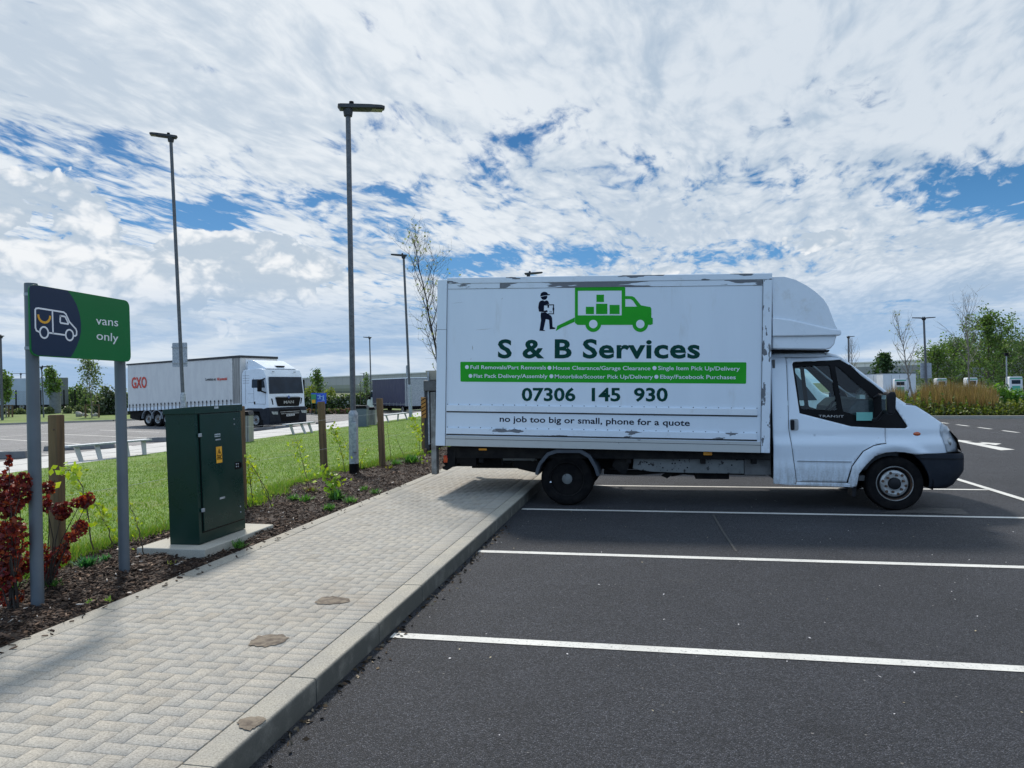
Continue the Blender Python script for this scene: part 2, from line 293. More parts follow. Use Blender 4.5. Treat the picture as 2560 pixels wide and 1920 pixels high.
# ---------------- mesh builder ----------------
class MB:
    def __init__(s,T=None): s.v=[];s.f=[];s.m=[];s.T=T
    def add(s,vs,fs,mi=0):
        o=len(s.v)
        for p in vs:
            p=Vector(p); s.v.append(tuple(s.T@p if s.T is not None else p))
        for f in fs: s.f.append(tuple(i+o for i in f)); s.m.append(mi)
        return s
    def box(s,x0,x1,y0,y1,z0,z1,mi=0):
        vs=[(x,y,z) for z in (z0,z1) for x,y in ((x0,y0),(x1,y0),(x1,y1),(x0,y1))]
        return s.add(vs,[(3,2,1,0),(4,5,6,7),(0,1,5,4),(1,2,6,5),(2,3,7,6),(3,0,4,7)],mi)
    def prism(s,pts,a0,a1,axis='y',mi=0):
        n=len(pts)
        def P(p,a): return (p[0],a,p[1]) if axis=='y' else ((a,p[0],p[1]) if axis=='x' else (p[0],p[1],a))
        vs=[P(p,a0) for p in pts]+[P(p,a1) for p in pts]
        fs=[tuple(range(n))[::-1],tuple(range(n,2*n))]+[(i,(i+1)%n,n+(i+1)%n,n+i) for i in range(n)]
        ar=sum(pts[i][0]*pts[(i+1)%n][1]-pts[(i+1)%n][0]*pts[i][1] for i in range(n))
        flip=(ar>0)==(axis!='y')
        if a1<a0: flip=not flip
        if not flip: fs=[f[::-1] for f in fs]
        return s.add(vs,fs,mi)
    def poly3(s,pts,off,mi=0):   # planar 3d polygon given thickness vector
        n=len(pts); pts=[Vector(p) for p in pts]; off=Vector(off)
        nrm=Vector((0,0,0))
        for i in range(n): nrm+=(pts[i]-pts[0]).cross(pts[(i+1)%n]-pts[0])
        if nrm.dot(off)<0: pts=pts[::-1]
        return s.add(pts+[p+off for p in pts],[tuple(range(n))[::-1],tuple(range(n,2*n))]+[(i,(i+1)%n,n+(i+1)%n,n+i) for i in range(n)],mi)
    def tube(s,path,rad,n=8,mi=0,cap=True):
        path=[Vector(p) for p in path]; k=len(path)
        if not hasattr(rad,'__len__'): rad=[rad]*k
        vs=[];ref=None
        for i in range(k):
            d=(path[min(i+1,k-1)]-path[max(i-1,0)])
            if d.length<1e-9: d=Vector((0,0,1))
            d.normalize()
            if ref is None: ref=d.orthogonal().normalized()
            ref=(ref-d*ref.dot(d)); 
            if ref.length<1e-6: ref=d.orthogonal()
            ref.normalize(); b=d.cross(ref)
            for j in range(n):
                a=2*PI*j/n; vs.append(path[i]+(ref*math.cos(a)+b*math.sin(a))*rad[i])
        fs=[(i*n+j,i*n+(j+1)%n,(i+1)*n+(j+1)%n,(i+1)*n+j) for i in range(k-1) for j in range(n)]
        if cap: fs+=[tuple(range(n))[::-1],tuple(range((k-1)*n,k*n))]
        return s.add(vs,fs,mi)
    def lathe(s,prof,c,axis='y',n=32,mi=0,cap=True):  # prof [(r,h)]
        c=Vector(c); vs=[]
        for r,h in prof:
            for j in range(n):
                a=2*PI*j/n; x,y=r*math.cos(a),r*math.sin(a)
                p={'y':(x,h,y),'z':(x,y,h),'x':(h,x,y)}[axis]; vs.append(c+Vector(p))
        k=len(prof); fs=[]
        for i in range(k-1):
            for j in range(n):
                q=(i*n+j,i*n+(j+1)%n,(i+1)*n+(j+1)%n,(i+1)*n+j); fs.append(q if axis=='z' else (q[::-1] if axis=='y' else q))
        if cap and prof[0][0]>1e-6: fs.append(tuple(range(n)))
        if cap and prof[-1][0]>1e-6: fs.append(tuple(range((k-1)*n,k*n))[::-1])
        return s.add(vs,fs,mi)
    def grid(s,fn,nu,nv,mi=0,flip=False):
        vs=[fn(i/nu,j/nv) for i in range(nu+1) for j in range(nv+1)]
        fs=[(i*(nv+1)+j,(i+1)*(nv+1)+j,(i+1)*(nv+1)+j+1,i*(nv+1)+j+1) for i in range(nu) for j in range(nv)]
        if flip: fs=[f[::-1] for f in fs]
        return s.add(vs,fs,mi)
    def build(s,name,mats,parent=None,bevel=0,seg=2,smooth=None,solid=0,fix=True,**tg):
        me=bpy.data.meshes.new(name); me.from_pydata(s.v,[],s.f)
        mats=mats if isinstance(mats,(list,tuple)) else [mats]
        for m in mats: me.materials.append(m)
        if len(mats)>1: me.polygons.foreach_set('material_index',s.m)
        if fix:
            bm=bmesh.new(); bm.from_mesh(me); bmesh.ops.recalc_face_normals(bm,faces=bm.faces[:]); bm.to_mesh(me); bm.free()
        if smooth is not None:
            me.shade_smooth(); me.set_sharp_from_angle(angle=R_(smooth))
        me.update()
        o=bpy.data.objects.new(name,me); COL.objects.link(o)
        if parent is not None:
            o.parent=parent
            if parent.name in ROOTW: o.matrix_parent_inverse=ROOTW[parent.name]
        if solid: md=o.modifiers.new('solid','SOLIDIFY'); md.thickness=abs(solid); md.offset=-1 if solid>0 else 1
        if bevel:
            md=o.modifiers.new('bevel','BEVEL'); md.width=bevel; md.segments=seg; md.limit_method='ANGLE'; md.angle_limit=R_(40); md.use_clamp_overlap=True
            if seg>=2:
                me.shade_smooth(); me.set_sharp_from_angle(angle=R_(35)); md.harden_normals=True
        for k,v in tg.items(): o[k]=v
        return o
ROOTW={}
def tag(o,label=None,cat=None,group=None,kind=None):
    if label: o['label']=label
    if cat: o['category']=cat
    if group: o['group']=group
    if kind: o['kind']=kind
    return o
def thing(name,label,cat,loc=(0,0,0),rotz=0.,group=None,world=False):
    o=bpy.data.objects.new(name,None); COL.objects.link(o); o.empty_display_size=.2
    o.location=loc; o.rotation_euler=(0,0,rotz); tag(o,label,cat,group)
    if world: ROOTW[o.name]=(Matrix.Translation(Vector(loc))@Matrix.Rotation(rotz,4,'Z')).inverted()
    return o
def dup(root,loc=None,rotz=None,scale=None,label=None,group=None):
    r=root.copy(); COL.objects.link(r)
    if loc is not None: r.location=loc
    if rotz is not None: r.rotation_euler=(0,0,rotz)
    if scale is not None: r.scale=scale if hasattr(scale,'__len__') else (scale,)*3
    if label: r['label']=label
    if group: r['group']=group
    for ch in list(root.children):
        c=ch.copy(); COL.objects.link(c); c.parent=r
        for g in list(ch.children):
            d=g.copy(); COL.objects.link(d); d.parent=c
    return r
def npmesh(name,verts,faces,cols,mat_,parent=None,smooth=False):
    verts=np.asarray(verts,dtype=np.float32); faces=np.asarray(faces,dtype=np.int32)
    me=bpy.data.meshes.new(name); me.vertices.add(len(verts)); me.vertices.foreach_set('co',verts.ravel())
    k=faces.shape[1]; me.loops.add(faces.size); me.loops.foreach_set('vertex_index',faces.ravel())
    me.polygons.add(len(faces)); me.polygons.foreach_set('loop_start',np.arange(0,faces.size,k,dtype=np.int32))
    try: me.polygons.foreach_set('loop_total',np.full(len(faces),k,dtype=np.int32))
    except Exception: pass
    if cols is not None:
        a=me.color_attributes.new('Col','FLOAT_COLOR','POINT'); c=np.ones((len(verts),4),dtype=np.float32); c[:,:3]=cols; a.data.foreach_set('color',c.ravel())
    me.update(calc_edges=True); me.validate()
    if smooth: me.shade_smooth()
    me.materials.append(mat_)
    o=bpy.data.objects.new(name,me); COL.objects.link(o)
    if parent is not None:
        o.parent=parent
        if parent.name in ROOTW: o.matrix_parent_inverse=ROOTW[parent.name]
    return o
def leafcards(rng,C,size,colors,aspect=1.6,flat=0.):
    # C (N,3) centres -> rhombic leaves folded along the midrib
    N=len(C); C=np.asarray(C,float)
    a=rng.normal(size=(N,3)); a[:,2]*=(1-flat*.7); a/=np.linalg.norm(a,axis=1,keepdims=True)+1e-9
    b=rng.normal(size=(N,3)); b-=a*(a*b).sum(1,keepdims=True); b/=np.linalg.norm(b,axis=1,keepdims=True)+1e-9
    n=np.cross(a,b); s=(size*rng.uniform(.6,1.3,N))[:,None]
    v=np.stack([C-a*s*aspect*.5,C+b*s*.5+n*s*.12,C+a*s*aspect*.5,C-b*s*.5+n*s*.12],1).reshape(-1,3)
    f=np.arange(N*4).reshape(-1,4)
    cols=np.asarray(colors,float); ci=rng.integers(0,len(cols),N); c=cols[ci]*rng.uniform(.75,1.25,(N,1)); c=np.repeat(c,4,0)
    return v,f,c
def textmesh(body,bold=0.,ext=0.,res=3,spacing=1.):
    cu=bpy.data.curves.new('t','FONT'); cu.body=body; cu.size=1; cu.offset=bold; cu.extrude=ext; cu.resolution_u=res; cu.space_character=spacing
    ob=bpy.data.objects.new('t',cu); COL.objects.link(ob)
    bpy.context.view_layer.update(); dg=bpy.context.evaluated_depsgraph_get()
    me=bpy.data.meshes.new_from_object(ob.evaluated_get(dg)); bpy.data.objects.remove(ob); bpy.data.curves.remove(cu)
    vs=[v.co.copy() for v in me.vertices]; fs=[tuple(p.vertices) for p in me.polygons]; bpy.data.meshes.remove(me)
    return vs,fs
def text_on(name,body,pL,pR,capH,mat_,parent,bold=.02,nrm=None,thick=.0015,base=None,spacing=1.,mb=None):
    """lettering between two baseline points; capH = capital height in metres"""
    vs,fs=textmesh(body,bold,.5,3,spacing); pL=Vector(pL);pR=Vector(pR)
    xs=[v.x for v in vs]; x0,x1=min(xs),max(xs); r=(pR-pL)
    up=Vector((0,0,1)); rn=r.normalized(); up=(up-rn*up.dot(rn)).normalized(); n=rn.cross(up)
    k=capH/.73
    out=[pL+r*((v.x-x0)/(x1-x0))+up*(v.y*k)+n*(v.z*2*thick) for v in vs]
    mb2=mb or MB(); mb2.add(out,fs)
    if mb is None: return mb2.build(name,mat_,parent,fix=False)
def rpoly(pts,r,k=4):
    out=[];n=len(pts)
    for i in range(n):
        a,b,c=Vector(pts[i-1]),Vector(pts[i]),Vector(pts[(i+1)%n])
        rr=min(r,(a-b).length*.45,(c-b).length*.45); p=b+(a-b).normalized()*rr; q=b+(c-b).normalized()*rr
        for j in range(k+1):
            t=j/k; out.append(tuple(p*(1-t)**2+b*2*t*(1-t)+q*t*t))
    return out
def skin(poly,holes,ymap,step=.07,mirror=None):
    loops=[[Vector((p[0],p[1],0)) for p in L] for L in [poly]+list(holes)]
    tri=tessellate_polygon(loops); flat=[p for L in loops for p in L]
    bm=bmesh.new(); vv=[bm.verts.new((p.x,0,p.y)) for p in flat]
    for t in tri:
        try: bm.faces.new([vv[i] for i in t])
        except ValueError: pass
    xs=[p.x for p in flat]; zs=[p.y for p in flat]
    for a0,a1,ax in ((min(xs),max(xs),0),(min(zs),max(zs),2)):
        k=int((a1-a0)/step)
        for i in range(1,k+1):
            co=[0,0,0]; co[ax]=a0+(a1-a0)*i/(k+1)+1e-4; no=[0,0,0]; no[ax]=1
            bmesh.ops.bisect_plane(bm,geom=bm.verts[:]+bm.edges[:]+bm.faces[:],plane_co=co,plane_no=no,dist=1e-5)
    bmesh.ops.remove_doubles(bm,verts=bm.verts[:],dist=1e-5)
    for v in bm.verts: v.co.y=ymap(v.co.x,v.co.z)
    for f in bm.faces:
        f.normal_update()
    bm.verts.ensure_lookup_table(); bm.verts.index_update()
    vs=[v.co.copy() for v in bm.verts]; fs=[]
    for f in bm.faces:
        ids=[v.index for v in f.verts]
        if f.normal.y>0: ids=ids[::-1]
        fs.append(tuple(ids))
    bm.free()
    if mirror is not None:
        vs=[Vector((v.x,2*mirror-v.y,v.z)) for v in vs]; fs=[f[::-1] for f in fs]
    return vs,fs
# ================= SETTING =================
rng=np.random.default_rng(7); random.seed(5)
def slab(name,pts,z0,z1,m,kind='structure',**k):
    o=MB().prism(pts,z0,z1,'z').build(name,m,None,**k); o['kind']=kind; return o
M_earth=mat('far_ground',(.06,.085,.03),(.09,.10,.045),.95,0,.05)
M_lawn=mat('lawn_soil_green',(.12,.205,.02),(.085,.155,.016),.9,0,1.2,.6,60.,dirt=(.12,.15,.03),dlo=.5,dhi=.7,dscale=.8)
M_verge=mat('verge_green',(.13,.19,.03),(.08,.13,.02),.95,0,.8,.5,20.,dirt=(.20,.19,.07),dlo=.5,dhi=.75,dscale=.5)
M_soil=mat('bed_soil',(.030,.020,.016),(.055,.038,.028),.95,0,14.,.9,30.,dirt=(.13,.075,.04),dlo=.6,dhi=.75,dscale=.9)
def far():
    n=48; o=MB(); o.add([(1500*math.cos(2*PI*i/n),1500*math.sin(2*PI*i/n),-.45) for i in range(n)],[tuple(range(n))]); b=o.build('ground',M_earth,None,fix=False); b['kind']='structure'
far()
KX=-1.61 # kerb face
slab('car_park',[(KX-.05,-8),(60,-8),(60,30.9),(KX-.05,30.9)],-.6,0,M_asph)
slab('car_park_far',[(KX-.05,30.9),(9,31),(9,120),(KX-.05,120)],-.6,-.004,M_asph2)
slab('charging_yard',[(9,37),(120,37),(120,130),(9,130)],-.6,-.2,M_asph2)
# right far kerb + planting bed
kA=G(*S('a',1240,1427)); kB=G(*S('a',2183,1427)); kd=(kB-kA).normalized(); kn=Vector((-kd.y,kd.x,0))
kL=kA-kd*3.2; kR=kB+kd*12
MB().prism([(kL.x,kL.y),(kR.x,kR.y),((kR+kn*.14).x,(kR+kn*.14).y),((kL+kn*.14).x,(kL+kn*.14).y)],-.3,.12,'z').build('far_kerb',M_kerb,None,bevel=.01).__setitem__('kind','structure')
q0,q1=kL+kn*.145,kR+kn*.145
slab('planting_bed',[(q0.x,q0.y),(q1.x,q1.y),((q1+kn*7).x,(q1+kn*7).y),((q0+kn*7).x,(q0+kn*7).y)],-.4,.09,M_soil)
# pavement base + herringbone pavers
X0,X1=-3.41,-1.757
slab('pavement_base',[(X0-.005,-3),(X1+.005,-3),(X1+.005,60),(X0-.005,60)],-.5,.108,mat('joint_sand',(.15,.14,.12),(.09,.085,.075),.95,0,30.))
B=.0826
def pavers():
    V=[];Fc=[];Cc=[];J=.0012
    def blk(x0,x1,y0,y1):
        if y1<-2.2 or y0>46: return
        zt=.12+random.uniform(-.0006,.0006); c=.0011; x0+=J;x1-=J;y0+=J;y1-=J
        tx=random.uniform(-.0004,.0004)
        o=len(V)
        for (a,b,c_,d,z) in ((x0,x1,y0,y1,zt-.012),(x0,x1,y0,y1,zt-c),(x0+c,x1-c,y0+c,y1-c,zt)):
            V.extend([(a,c_,z+tx),(b,c_,z-tx),(b,d,z-tx),(a,d,z+tx)])
        for l in (0,4):
            for i in range(4): j=(i+1)%4; Fc.append((o+l+i,o+l+j,o+l+4+j,o+l+4+i))
        Fc.append((o+8,o+9,o+10,o+11))
        g=random.gauss(1,.024); wv=random.gauss(0,.008); 
        if random.random()<.06: g*=.9; wv+=.015
        Cc.extend([(g*(1+wv),g,g*(1-wv*1.4))]*12)
    n=int(49/B)
    for i in range(n):
        y=-2.3+i*B; blk(X0,X0+2*B,y,y+B); blk(X1-2*B,X1,y,y+B)
    nx=16
    for j in range(n):
        for i in range(-1,nx+1):
            k=(i-j)%4
            if k==0: a,b,c,d=i,i+2,j,j+1
            elif k==3: a,b,c,d=i,i+1,j,j+2
            else: continue
            a=max(a,0); b=min(b,nx)
            if b<=a: continue
            blk(X0+2*B+a*B,X0+2*B+b*B,-2.3+c*B,-2.3+d*B)
    o=npmesh('pavement',V,Fc,np.array(Cc),M_paver); o['kind']='structure'
pavers()
def curb(name,xa,xb,z1,seg,rad,y0=-2.5,y1=46.,mat_=M_kerb,face=True):
    m=MB(); y=y0
    while y<y1:
        dz=random.uniform(-.002,.002); dx=random.uniform(-.0015,.0015); L=seg
        # profile in x,z with rounded nose towards the road
        pr=[(xa,z1-.3),(xa,z1-.004),(xa+.004,z1)]
        for t in range(0,6): a=PI/2*(1-t/5); pr.append((xb-rad+rad*math.cos(a),z1-rad+rad*math.sin(a)))
        pr+=[(xb+.004,z1-.3)]
        m.prism([(p[0]+dx,p[1]+dz) for p in pr],y+.0035,y+L-.0035,'y'); y+=L
    o=m.build(name,mat_,None,smooth=50); o['kind']='structure'
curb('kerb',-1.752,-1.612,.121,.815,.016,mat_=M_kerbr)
curb('path_edging',-3.555,-3.415,.121,.815,.004)
# mulch bed and lawn
def edgeX(y): # lawn/bed boundary
    pts=[(-3,-4.9),(4,-4.93),(5.5,-4.9),(6.3,-4.92),(8.3,-4.98),(9.5,-5.2),(10.9,-5.32),(12.5,-5.1),(14.6,-4.86),(18,-4.8),(60,-4.8)]
    for (a,x),(b,x2) in zip(pts,pts[1:]):
        if a<=y<=b: return x+(x2-x)*(y-a)/(b-a)+.05*math.sin(y*3.1)+.03*math.sin(y*7.7+1)
    return -4.9
def bedz(x,y): return .095+.018*math.sin(x*5+y*2)+.014*math.sin(y*4.3-x*3)+.012*math.sin(x*13+y*9)
mb=MB(); ny=260; nx=16
mb.grid(lambda u,v:(lambda y:(lambda x:(x,y,bedz(x,y) if v<.96 else .085))((edgeX(y)-.12)+((-3.556)-(edgeX(y)-.12))*v))(-3+63*u),ny,nx,flip=True)
mb.build('flower_bed',M_soil,None,smooth=60)['kind']='structure'
LZ=lambda x,y: .10-.10*min(1,max(0,(-x-5.2)/6.8))**1.3+.012*math.sin(x*.9+y*.6)*(1 if x>-11.5 else .2)
LX1=-12.25
mb=MB(); mb.grid(lambda u,v:(lambda y:(lambda x:(x,y,LZ(x,y)))(LX1+(edgeX(y)-LX1)*v))(-6+90*u),300,30,flip=True)
mb.build('lawn',M_lawn,None,smooth=60)['kind']='structure'
slab('footpath',[(-14.5,-6),(LX1+.02,-6),(LX1+.02,90),(-14.5,90)],-.6,.005,M_path)
mb=MB()
y=-5
while y<88: mb.box(-14.49,LX1+.01,y,y+.012,.0055,.008); y+=1.9
mb.box(-13.42,-13.41,-5,88,.0055,.008); mb.build('path_joint',mat('joint_dark',(.2,.2,.19),None,.9),None)['kind']='structure'
slab('lorry_park',[(-130,-20),(-14.51,-20),(-14.51,140),(-130,140)],-.6,-.3,M_asph2)
# mulch chips (ground cover: uncountable)
def chips():
    N=30000; yy=2.6+(rng.random(N)**1.9)*26; xx=np.array([edgeX(v) for v in yy]); xx=xx+(-3.57-xx)*rng.random(N)**.9
    sp=rng.random(N)<.006; xx=np.where(sp,-3.57+rng.random(N)*.16,xx)
    zz=np.array([bedz(a,b) for a,b in zip(xx,yy)])+rng.uniform(.0,.02,N); zz=np.where(xx>-3.57,.1225+rng.uniform(0,.003,N),zz)
    L=rng.uniform(.012,.045,N)*(1+.6*(rng.random(N)<.08)); W=L*rng.uniform(.18,.5,N)
    th=rng.uniform(0,PI,N); ti=rng.normal(0,.28,N)
    a=np.stack([np.cos(th),np.sin(th),ti],1); b=np.stack([-np.sin(th),np.cos(th),rng.normal(0,.35,N)],1)
    C=np.stack([xx,yy,zz+.006],1)
    v=np.stack([C-a*L[:,None]/2-b*W[:,None]/2,C+a*L[:,None]/2-b*W[:,None]*.25,C+a*L[:,None]*.45+b*W[:,None]*.5,C-a*L[:,None]*.4+b*W[:,None]*.4],1)
    top=v.reshape(-1,3); bot=top-np.array([0,0,.005]); V=np.concatenate([top,bot]); M=N*4
    i=np.arange(N)*4; f=[np.stack([i,i+1,i+2,i+3],1)]
    for k in range(4): l=(k+1)%4; f.append(np.stack([i+k,i+k+M,i+l+M,i+l],1))
    pal=np.array([(.030,.018,.013),(.055,.033,.022),(.022,.014,.011),(.10,.062,.042),(.19,.135,.10),(.04,.025,.018),(.075,.045,.03)])
    p=rng.choice(7,N,p=[.26,.2,.2,.12,.07,.08,.07]); c=pal[p]*rng.uniform(.75,1.3,(N,1)); wh=rng.random(N)<.012; c[wh]=(.5,.45,.4)
    c=np.repeat(c,4,0); o=npmesh('wood_chip_mulch',V,np.concatenate(f),np.concatenate([c,c]),M_chip)
    tag(o,'dark brown wood chip mulch covering the planting bed beside the block paving','mulch',kind='stuff')
chips()
# grass
def grass(name,label,N,samp,hmin,hmax,wd,pal,lean=.35,cl=None):
    P=samp(N); N=len(P); h=rng.uniform(hmin,hmax,N)*(cl(P) if cl else 1); th=rng.uniform(0,2*PI,N); d=np.stack([np.cos(th),np.sin(th),np.zeros(N)],1)
    ln=rng.normal(0,lean,(N,2)); tip=P+np.stack([ln[:,0]*h,ln[:,1]*h,h],1); w_=(wd*rng.uniform(.6,1.3,N))[:,None]
    mid=P*.55+tip*.45+np.array([0,0,1])*(h*.08)[:,None]
    V=np.stack([P-d*w_,P+d*w_,mid+d*w_*.7,mid-d*w_*.7,tip],1).reshape(-1,3); i=np.arange(N)*5
    f=np.concatenate([np.stack([i,i+1,i+2],1),np.stack([i,i+2,i+3],1),np.stack([i+3,i+2,i+4],1)])
    pal=np.array(pal); c=pal[rng.integers(0,len(pal),N)]*rng.uniform(.8,1.2,(N,1))
    o=npmesh(name,V,f,np.repeat(c,5,0),M_blade); tag(o,label,'grass',kind='stuff'); return o
def lawnp(N):
    y=4+(rng.random(N)**1.7)*44; e=np.array([edgeX(v) for v in y]); x=LX1+(e+.1-LX1)*rng.random(N)**.75
    x=np.maximum(x,-12.2); z=np.array([LZ(a,b) for a,b in zip(x,y)]); return np.stack([x,y,z-.004],1)
gp=[(.115,.21,.018),(.14,.245,.022),(.09,.18,.016),(.18,.26,.038),(.22,.26,.055)]
grass('lawn_grass','short bright green mown grass covering the lawn behind the planting bed',190000,lawnp,.018,.042,.0042,gp,.5)
def edgep(N):
    y=3.5+(rng.random(N)**1.3)*20; e=np.array([edgeX(v) for v in y]); x=e+rng.normal(-.06,.09,N); return np.stack([x,y,np.full(N,.085)],1)
grass('lawn_edge_grass','longer darker grass tufts along the edge of the lawn',14000,edgep,.05,.12,.005,[(.11,.22,.025),(.14,.26,.03),(.24,.27,.07)],.45)
# ---------- road markings ----------
mk=MB()
def sheet(pts,z): mk.add([(p[0],p[1],z) for p in pts],[tuple(range(len(pts)))])
for i,yl in enumerate([-.35,1.9,4.155,6.40,8.674,10.83,13.08,15.3,17.6]):
    sheet([(KX+(0.03 if i!=5 else .03),yl-.044),(4.55,yl-.044),(4.55,yl+.044),(KX+.03,yl+.044)],.004)
sheet([(4.53,-4),(4.63,-4),(4.63,24),(4.53,24)],.0085)
for yy in [13.2,16.0,18.85,21.0-.0]: pass
for k in range(8):
    y0=22.45-1.6*(3-k) ; sheet([(10.16,y0),(10.28,y0),(10.28,y0+.9),(10.16,y0+.9)],.004)
arrow=[(7.62,19.75),(7.79,19.36),(7.70,19.2),(7.655,18.9),(7.83,18.78),(7.80,19.1),(8.107,18.605),(7.82,18.20),(7.785,18.48),(7.70,18.42),(7.682,17.035),(7.35,16.888),(7.45,18.4),(7.47,19.33)]
I=lambda x,y:G(*S('i',x,y))
ap=[I(555,1005),I(930,1042),I(770,1052),I(1010,1083),I(1190,1082),I(1080,1058),I(1650,1098),I(1500,1138),I(1330,1112),I(1180,1112),I(1980,1250),I(1630,1268),I(560,1045)]
sheet([(p.x,p.y) for p in ap][::-1],.004)
# lines in the lorry park
def gl(a,b,wd=.1,z=-.3): 
    A_=G(*a,z);B_=G(*b,z); d=(B_-A_).normalized(); n=Vector((-d.y,d.x,0))*wd/2
    sheet([(A_+n)[:2],(A_-n)[:2],(B_-n)[:2],(B_+n)[:2]],z+.004)
for a,b in [((0,1055),(360,1030)),((545,1020),(880,985)),((0,1205),(1100,1270)),((880,1140),(2212,1195)),((1380,1080),(2212,1110)),((0,1175),(880,1110)),((0,1370),(250,1400)),((560,1412),(800,1425)),((1780,1300),(1990,1318)),((1740,1045),(2212,1020))]: gl(S('g',*a),S('g',*b))
for y_ in (880,905,930): gl(S('C',330,y_),S('C',960,y_-28))
for y_ in (870,900): gl(S('C',1250,y_),S('C',1700,y_-30))
mk.build('road_markings',M_line,None,fix=False)['kind']='structure'
# tarmac repair patch by front wheel and faint stains
M_patch=asphalt('asphalt_patch',(.05,.048,.048),(.11,.105,.1),110.,.5,.5,.3,False)
pt=[G(*S('H',p,q)) for p,q in ((1180,1560),(1600,1560),(2010,1580),(1930,1520),(1560,1510),(1250,1545))]
MB().add([(p.x,p.y,.0042) for p in pt],[tuple(range(len(pt)))]).build('tarmac_patch',M_patch,None)['kind']='structure'
sm=[G(*S('z',1540,1112)),G(*S('z',1562,1150)),G(*S('z',1590,1192))]
MB().add([(sm[0].x-.01,sm[0].y,.0045),(sm[0].x+.012,sm[0].y,.0045),(sm[1].x+.014,sm[1].y,.0045),(sm[2].x+.012,sm[2].y,.0045),(sm[2].x-.008,sm[2].y,.0045),(sm[1].x-.008,sm[1].y,.0045)],[(0,1,2,5),(5,2,3,4)]).build('tarmac_seam',M_patch,None,fix=False)['kind']='structure'
M_broken=mat('broken_mortar',(.22,.18,.135),(.10,.078,.06),.95,0,22.,.9,60.,detail=8)
for nm,pts in (('mortar_patch',[(1350,290),(1400,262),(1470,252),(1530,262),(1600,268),(1570,300),(1480,308),(1420,312),(1360,308)]),('mortar_patch',[(905,560),(960,528),(1040,520),(1140,517),(1170,540),(1100,590),(1000,607),(940,598),(865,600)]),('mortar_patch',[(810,1130),(840,1100),(910,1085),(1000,1092),(1015,1110),(960,1150),(900,1182),(820,1170)])):
    P=[G(*S('e',*p),.12) for p in pts]; c=sum(P,Vector())/len(P); Q=[]
    for i in range(len(P)):
        a,b=P[i],P[(i+1)%len(P)]
        for t in (0,.25,.5,.75): q=a.lerp(b,t); q=c+(q-c)*random.uniform(.86,1.08); Q.append(q)
    o=MB().add([(q.x,q.y,.1242) for q in Q]+[(c.x,c.y,.1250)],[(i,(i+1)%len(Q),len(Q)) for i in range(len(Q))]).build(nm,M_broken,None,fix=False); o['kind']='structure'
# fallen petals / litter flecks on tarmac
def flecks():
    N=170; P=[]
    xs=rng.uniform(-1.5,5.5,N); ys=2.2+rng.random(N)**1.3*7.5
    C=np.stack([xs,ys,np.full(N,.006)],1); s=rng.uniform(.004,.010,N)
    th=rng.uniform(0,PI,N); a=np.stack([np.cos(th),np.sin(th),rng.uniform(0,.3,N)],1); b=np.stack([-np.sin(th),np.cos(th),rng.uniform(-.2,.3,N)],1)
    v=np.stack([C-a*s[:,None],C-b*s[:,None]*.6,C+a*s[:,None],C+b*s[:,None]*.6],1).reshape(-1,3)
    c=np.repeat(np.where(rng.random((N,1))<.7,np.array([[.62,.6,.62]]),np.array([[.45,.38,.25]])),4,0)
    o=npmesh('fallen_petals',v,np.arange(N*4).reshape(-1,4),c,M_petal); tag(o,'small pale petals and flecks scattered over the dark tarmac','petals',kind='stuff')
    # debris along the kerb
    N=260; ys=1.6+rng.random(N)*6; xs=KX+.02+np.abs(rng.normal(0,.05,N)); C=np.stack([xs,ys,np.full(N,.006)],1)
    v,f,c=leafcards(rng,C,.018,[(.06,.04,.025),(.11,.08,.05),(.03,.022,.016),(.22,.18,.13)],1.8,.9); o=npmesh('kerb_debris',v,f,c,M_chip); tag(o,'bits of bark and dry leaves gathered along the foot of the kerb','debris',kind='stuff')
flecks()
# verge beyond the lorry park
vz=-.2
vp=[G(-200,1067,vz),G(0,1058.5,vz),G(282,1049.5,vz),G(420,1043,vz),G(700,1036,vz),G(761,1033.5,vz),G(877,1029.5,vz),G(1000,1026,vz),G(1250,1020,vz)]
pts=[(p.x,p.y) for p in vp]
far_=[(p.x*2.2,p.y*2.2) for p in vp][::-1]
slab('verge',pts+far_,-.5,vz,M_verge)
mb=MB()
for a,b in zip(vp,vp[1:]):
    d=(b-a).normalized(); n=Vector((d.y,-d.x,0))*.15
    if n.dot(a)>0: n=-n
    mb.poly3([(a.x,a.y,-.35),(b.x,b.y,-.35),(b.x+n.x,b.y+n.y,-.35),(a.x+n.x,a.y+n.y,-.35)],(0,0,.16))
mb.build('verge_kerb',M_kerb,None)['kind']='structure'
# ================= MAIN VAN =================
YB=8.88; YC=9.955; YS=8.98
def P2(k,x,y,Y): p=OY(*S(k,x,y),Y); return (p.x,p.z)
van=thing('box_van','white removals box van with green lettering, reversed over the kerb onto the block paving','van',(1.2,9.95,0),0,None,True)
BL,BLt,BRt,BR=(-2.741,.772),(-2.678,2.925),(1.437,2.80),(1.375,.685)   # corners of the side of the box (x,z)
def bil(u,v):
    a=Vector(BL).lerp(Vector(BR),u); b=Vector(BLt).lerp(Vector(BRt),u); return a.lerp(b,v)
def uvof(p):
    u,v=.5,.5
    for _ in range(12):
        q=bil(u,v); e=Vector(p)-q; du=(bil(u+.01,v)-q)/.01; dv=(bil(u,v+.01)-q)/.01; det=du.x*dv.y-du.y*dv.x
        u+=(e.x*dv.y-e.y*dv.x)/det; v+=(du.x*e.y-du.y*e.x)/det
    return u,v
def strip(mb,u0,u1,v0,v1,y0,y1,mi=0):
    mb.prism([tuple(bil(u0,v0)),tuple(bil(u1,v0)),tuple(bil(u1,v1)),tuple(bil(u0,v1))],y0,y1,'y',mi)
def VV(k,x,y): return uvof(P2(k,x,y,YB))[1]
